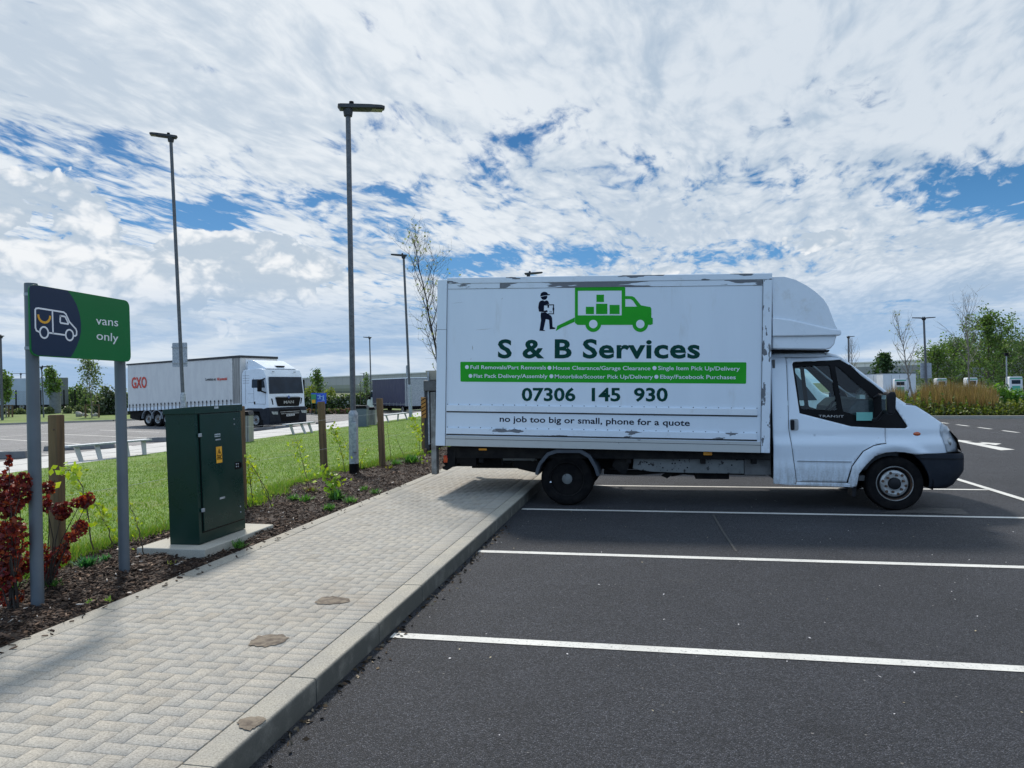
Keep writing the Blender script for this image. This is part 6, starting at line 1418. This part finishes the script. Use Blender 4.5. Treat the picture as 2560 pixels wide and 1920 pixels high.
# ================= TREES AND PLANTS =================
def cards_obj(par,C,leaf,pal,asp=1.4,seed=1,name='crown'):
    rg=np.random.default_rng(seed); v,f,c=leafcards(rg,C,leaf,pal,asp); return npmesh(name,v,f,c,M_leaf,par)
def tree(label,base,h,cr,n=900,leaf=.08,pal=None,seed=1,bark=M_bark,c0=.25,lean=(0,0),up=.75,r0=None,name='tree',cat='tree',group=None,levels=3,shape='oval',nb=22,bud=False):
    rg=np.random.default_rng(seed); t=thing(name,label,cat,base,0,group); mb=MB(); r0=r0 or h*.012+.015; C=[]
    k=12; tr=[Vector((lean[0]*h*(i/k)**1.2+rg.normal(0,.004*h),lean[1]*h*i/k+rg.normal(0,.004*h),h*i/k)) for i in range(k+1)]; tr[0]=Vector((0,0,-.05))
    mb.tube(tr,[max(.004,r0*(1-.93*(i/k))) for i in range(k+1)],8)
    def at(f): i=f*k; a=int(min(i,k-1)); return tr[a].lerp(tr[a+1],i-a)
    def br(p,d,L,r,lv):
        m=5; pts=[p]; dd=d.copy()
        for i in range(m):
            dd=(dd+Vector(rg.normal(0,.12,3))+Vector((0,0,up*.09))).normalized(); pts.append(pts[-1]+dd*L/m)
        mb.tube(pts,[max(.0022 if h<8 else .006,r*(1-.8*i/m)) for i in range(m+1)],5 if lv==1 else 3,cap=False)
        for i in range(1,m+1): C.append((pts[i],lv))
        if lv<levels:
            for i in range(1,m+1):
                for _ in range(1 if lv>1 else 2):
                    if rg.random()<.85:
                        a=rg.uniform(0,2*PI); o=dd.orthogonal(); o.rotate(Matrix.Rotation(a,3,dd)); br(pts[i],(dd*.75+o*.65).normalized(),L*rg.uniform(.32,.55),r*.45,lv+1)
    for i in range(nb):
        f=c0+(1-c0)*((i+rg.random())/nb)*.97; a=i*2.4+rg.uniform(-.4,.4); q=(f-c0)/(1-c0)
        prof={'oval':math.sin(PI*min(1,.18+q*.82))**.7,'cone':(1-q)**.8+.08,'col':.9-.5*q}[shape]
        d=Vector((math.cos(a),math.sin(a),up*(1+.5*q))).normalized(); br(at(f),d,cr*prof*rg.uniform(.8,1.15)*1.15,r0*.4*(1-.6*q),1)
    mb.build('trunk',bark,t,fix=False,smooth=70)
    if n:
        pts=[p for p,l in C if l>=levels-1] or [p for p,l in C]; P=np.array([tuple(p) for p in pts]); idx=rg.integers(0,len(P),n); Q=P[idx]+rg.normal(0,leaf*(.35 if bud else .9),(n,3)); cards_obj(t,Q,leaf,pal,seed=seed,name='leaves' if bud else 'crown')
    return t
def heightz(px,py,D): return AT(px,py,D).z
BUD=[(.30,.34,.10),(.24,.28,.08),(.36,.36,.16)]
# slender tree behind the box
D_=24.; b=GD(1118,D_,0); tp=AT(1026,578,D_); h_=tp.z+.0
tree('slender sparsely budding tree leaning left behind the rear of the removals van',b,h_,1.55,260,.06,BUD,11,M_barkd,.15,((tp.x-b.x)/h_,0),1.5,.06,nb=19,bud=True,levels=3)
# right trees
for (lab,px,py,D_,bx,cr,n,sd,c0,bk) in (('pale bare tree with thin upright branches left of the twin headed lamp',2243,786,40.,2285,1.15,70,21,.32,M_barkp),('taller pale bare tree right of the twin headed lamp',2418,750,42.,2425,1.7,0,22,.36,M_barkp),('small bare tree beside the distant lamp right of the roof fairing',2129,848,62.,2136,1.2,0,23,.35,M_barkp)):
    b=GD(bx,D_,-.15); tp=AT(px,py,D_); h_=tp.z+.15; tree(lab,b,h_,cr,n,.07,BUD,sd,bk,c0,((tp-b).dot(CR)/h_*CR.x,(tp-b).dot(CR)/h_*CR.y),1.5,.06,nb=20,bud=True,levels=2)
b=GD(2212,84.,-.2); tree('small dark pine standing in front of the white roofed warehouse',b,heightz(2207,885,84)+.2,1.3,800,.30,[(.035,.075,.03),(.05,.095,.035)],31,M_barkd,.25,(0,0),.6,shape='cone',nb=14,levels=2)
GR=[(.09,.165,.03),(.13,.22,.045),(.065,.12,.025),(.17,.26,.06)]; GD2=[(.05,.095,.028),(.075,.13,.038),(.10,.16,.045)]
for i,(lab,px,py,D_,cr,n,pal) in enumerate((('rounded mid green tree at the left end of the right hand tree group',2345,888,74,2.3,1700,GR),('bushy green tree behind the second car charger',2385,878,78,2.5,1700,GD2),
  ('tall green tree with open crown, highest of the right hand group',2472,803,66,2.6,2600,GR),('dark bushy tree right of the tallest green tree',2512,866,76,2.6,2000,GD2),('dark green tree at the right edge of the picture',2560,872,80,2.8,2000,GD2),('low green tree filling the gap behind the twin headed lamp',2425,872,88,3.2,2000,GR),('dense green tree beyond the right edge lamp pole',2600,878,70,3.,1500,GD2))):
    b=GD(px,D_,-.25); tree(lab,b,heightz(px,py,D_)+.25,cr,int(n*2.1),.15,pal,40+i,M_bark,.08,(0,0),.8,nb=26,levels=3)
# left verge trees
for i,(lab,k,bx,by,tx,ty,cr,n,lf,c0,pal,shp) in enumerate((('small leafy staked tree cut by the left edge of the picture','g',38,900,8,335,.85,900,.16,.38,GR,'oval'),('second small leafy tree near the left edge behind the sign','g',88,902,60,395,.75,800,.15,.36,GR,'oval'),
  ('small leafy tree with a grey trunk guard left of the wooden post','g',765,845,690,285,.9,1300,.17,.30,GR,'oval'),('airy pale leaved young tree with stakes between the sign legs','g',1275,905,1215,165,1.05,900,.12,.22,[(.13,.18,.08),(.2,.25,.13),(.10,.14,.05)],'oval'))):
    b=G(*S(k,bx,by),-.2); D_=(b-CO).dot(CF); tp=AT(*S(k,tx,ty),D_); h_=tp.z+.2
    t=tree(lab,b,h_,cr,n,lf,pal,60+i,M_barkp,c0,((tp-b).dot(CR)/h_*CR.x*.9,(tp-b).dot(CR)/h_*CR.y*.9),1.2,.05,nb=20,shape=shp)
    if i!=2:
        for dx in (-.55,.55):
            MB().box(dx-.04,dx+.04,-.04,.04,0,.95).build('stake',M_wood,t)
        MB().box(-.6,.6,-.02,.02,.86,.93).build('cross_bar',M_wood,t)
    else: 
        mb=MB(); mb.lathe([(.45,0),(.45,1.9),(.42,1.9),(.42,0)],(0,0,0),'z',16); mb.build('trunk_guard',mat('guard_grey',(.17,.18,.19),(.12,.13,.14),.7,0,6.),t)
def bushmass(name,label,cat,ells,n,leaf,pal,kind=None,seed=3,mult=1.,inner=True):
    rg=np.random.default_rng(seed); c=ells[0][0]; t=thing(name,label,cat,(c[0],c[1],-.2),0,None,True); C=[]; mb=MB(); tot=sum(e[1]*e[2] for e in ells)
    for (p,rx,rz) in ells:
        m=max(20,int(n*rx*rz/tot)); q=rg.normal(0,1,(m,3)); q/=np.linalg.norm(q,axis=1,keepdims=True); q*=rg.uniform(.72,1.08,(m,1)); q[:,2]=np.abs(q[:,2])*1.0; q=q*np.array([rx,rx*.8,rz])
        q+=rg.normal(0,.07*rz,(m,3)); C.append(q+np.array([p[0],p[1],p[2]]))
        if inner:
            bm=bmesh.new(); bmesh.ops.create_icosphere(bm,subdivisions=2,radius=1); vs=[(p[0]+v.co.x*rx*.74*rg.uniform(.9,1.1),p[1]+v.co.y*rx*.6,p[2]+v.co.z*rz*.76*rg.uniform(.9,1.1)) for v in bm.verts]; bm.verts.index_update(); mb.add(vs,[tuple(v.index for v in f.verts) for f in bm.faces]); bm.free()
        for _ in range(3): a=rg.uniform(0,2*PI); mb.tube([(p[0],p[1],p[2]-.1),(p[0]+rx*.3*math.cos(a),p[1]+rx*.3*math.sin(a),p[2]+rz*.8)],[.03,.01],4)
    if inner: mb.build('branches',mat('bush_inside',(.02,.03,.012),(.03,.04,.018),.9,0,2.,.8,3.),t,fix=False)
    else: mb.build('branches',M_barkd,t,fix=False)
    v,f,cc=leafcards(rg,np.concatenate(C),leaf,pal,1.4); npmesh('foliage',v,f,cc,M_leaf,t); return t
def ell(k,x,ytop,wd,D,z=-.3):
    px,_=S(k,x,0); b=GD(px,D,z); h=heightz(px,S(k,x,ytop)[1],D)-z; return ((b.x,b.y,z),wd/ZS[k][2]*D/FPX/2,h)
FLW=[(.05,.08,.03),(.04,.065,.025),(.30,.32,.28),(.07,.10,.04)]
bushmass('hedge','dark shrubs with pale blossom between the sign legs at the far left','hedge',[ell('g',1370,610,150,56),ell('g',1470,500,190,57),ell('g',1560,560,160,57),ell('g',1700,540,220,57)],3800,.16,FLW,seed=71)
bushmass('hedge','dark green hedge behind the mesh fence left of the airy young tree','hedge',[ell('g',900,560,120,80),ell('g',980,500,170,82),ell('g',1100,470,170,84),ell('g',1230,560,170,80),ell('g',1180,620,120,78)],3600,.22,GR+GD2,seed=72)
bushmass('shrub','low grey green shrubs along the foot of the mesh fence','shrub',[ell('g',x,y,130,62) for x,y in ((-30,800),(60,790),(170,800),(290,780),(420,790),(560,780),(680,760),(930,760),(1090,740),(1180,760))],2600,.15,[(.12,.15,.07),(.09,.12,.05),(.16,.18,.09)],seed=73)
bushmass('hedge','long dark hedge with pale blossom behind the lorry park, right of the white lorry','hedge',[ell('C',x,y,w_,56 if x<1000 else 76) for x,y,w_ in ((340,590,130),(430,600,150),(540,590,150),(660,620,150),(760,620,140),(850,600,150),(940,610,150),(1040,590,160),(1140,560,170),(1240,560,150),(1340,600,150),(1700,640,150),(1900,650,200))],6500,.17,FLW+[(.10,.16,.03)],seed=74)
bushmass('shrub','yellow green bushes rising above the blue board','shrub',[ell('C',380,500,120,60),ell('C',450,470,120,61),ell('C',700,510,110,60),ell('C',640,550,120,60)],2200,.16,[(.18,.22,.04),(.13,.18,.035),(.24,.26,.06)],seed=75)
bushmass('ground_cover','low reddish and green ground cover planting in front of the hedge','ground cover',[ell('C',x,795-(x-330)*.02,140,53) for x in range(330,1250,85)],2600,.12,[(.10,.16,.03),(.16,.07,.05),(.07,.12,.03),(.30,.16,.14)],seed=76)
b=GD(795,62,-.3); tree('young tree with upright feathery crown above the blue board',b,heightz(793,936,62)+.3,1.0,700,.13,[(.12,.20,.04),(.08,.14,.03)],81,M_bark,.3,(0,0),1.5,.05,nb=16,shape='col')
b=GD(917,74,-.3); tree('thin young tree in front of the hedge beside the distant lamp',b,heightz(919,943,74)+.3,.9,300,.12,GR,82,M_bark,.3,(0,0),1.5,.05,nb=14,shape='col'); b=GD(902,60,-.3); tree('bare sapling tree left of the distant tiny lamp',b,heightz(897,950,60)+.3,.5,40,.08,GR,83,M_bark,.3,(0,0),1.5,.04,nb=10,shape='col',levels=2)
# reeds and ground cover in the right hand bed
def reeds():
    V=[];Fc=[];Cc=[]; rg=np.random.default_rng(91)
    N=16000; u=rg.random(N); px=2215+ (2495-2215)*u; dd=rg.random(N)**.8*4.6+.9
    hh=np.interp(px,[2215,2245,2275,2300,2340,2372,2400,2440,2470,2490,2495],[.7,1.0,.55,.85,1.1,1.12,.95,1.1,.95,.8,.2])*rg.uniform(.5,1.12,N)*(.75+.12*dd)
    pos=[]
    for i in range(N):
        g_=G(px[i],1046.5,0.); d=(g_-CO); d.z=0; L=d.length; q=g_+d/L*dd[i]; pos.append((q.x,q.y,.06))
    P=np.array(pos); ln=rg.normal(0,.13,(N,2)); ln[:,0]-=.05; tip=P+np.stack([ln[:,0]*hh,ln[:,1]*hh,hh],1); th=rg.uniform(0,PI,N); w=np.stack([np.cos(th),np.sin(th),np.zeros(N)],1)*.009
    mid=P*.45+tip*.55+np.array([.01,0,.03]); v=np.stack([P-w,P+w,mid+w*.9,mid-w*.9,tip-w*1.8*(rg.random((N,1))<.4)],1).reshape(-1,3); i=np.arange(N)*5
    f=np.concatenate([np.stack([i,i+1,i+2],1),np.stack([i,i+2,i+3],1),np.stack([i+3,i+2,i+4],1)])
    c=np.array([(.25,.155,.075),(.17,.105,.05),(.34,.23,.12),(.12,.09,.04),(.16,.14,.05)])[rg.integers(0,5,N)]*rg.uniform(.7,1.25,(N,1))
    o=npmesh('reeds',v,f,np.repeat(c,5,0),M_blade); tag(o,'tall dry brown grasses standing in the bed beyond the van bonnet','reeds',kind='stuff')
    N=15000; px=rg.uniform(2150,2640,N); dd=rg.random(N)*4.; hz=np.interp(px,[2150,2230,2300,2380,2440,2480,2520,2560,2640],[.7,.7,.72,.6,.48,.42,.5,.5,.5])*(.7+.5*np.sin(px*.21)**2); C=[]
    for i in range(N):
        g_=G(px[i],1046.5,0.); d=(g_-CO); d.z=0; q=g_+d/d.length*(dd[i]+.2); C.append((q.x,q.y,.08+hz[i]*rg.random()**.7*min(1,.35+dd[i])*(.8+.4*math.sin(px[i]*.11)**2)))
    v,f,c=leafcards(rg,np.array(C),.085,[(.10,.14,.025),(.14,.18,.03),(.06,.09,.02),(.05,.07,.02),(.20,.21,.04)],1.4); o=npmesh('bed_ground_cover',v,f,c,M_leaf); tag(o,'low olive green ground cover filling the bed beyond the van bonnet','ground cover',kind='stuff')
reeds()
# brighter shrubs at the right edge
for i,(lab,px,yt,D_,w_) in enumerate((('bright green shrub in the bed left of the charging yard kerb',2500,963,33,1.5),('bright green shrub at the right edge in front of the rightmost charger',2552,975,33,1.6))):
    g_=GD(px,D_,.05); h_=heightz(px,yt,D_)-.05; bushmass('shrub',lab,'shrub',[((g_.x,g_.y,.05),w_*.42,h_),((g_.x+.5,g_.y+.2,.05),w_*.3,h_*.8)],900,.12,[(.10,.22,.03),(.14,.28,.04),(.06,.14,.025)],seed=95+i,inner=False)
a=GD(2505,44,-.2); b=GD(2620,44,-.2); MB().poly3([(a.x,a.y,-.25),(b.x,b.y,-.25),(b.x,b.y,-.06),(a.x,a.y,-.06)],(0,.2,0)).build('yard_kerb',M_path,None)['kind']='structure'
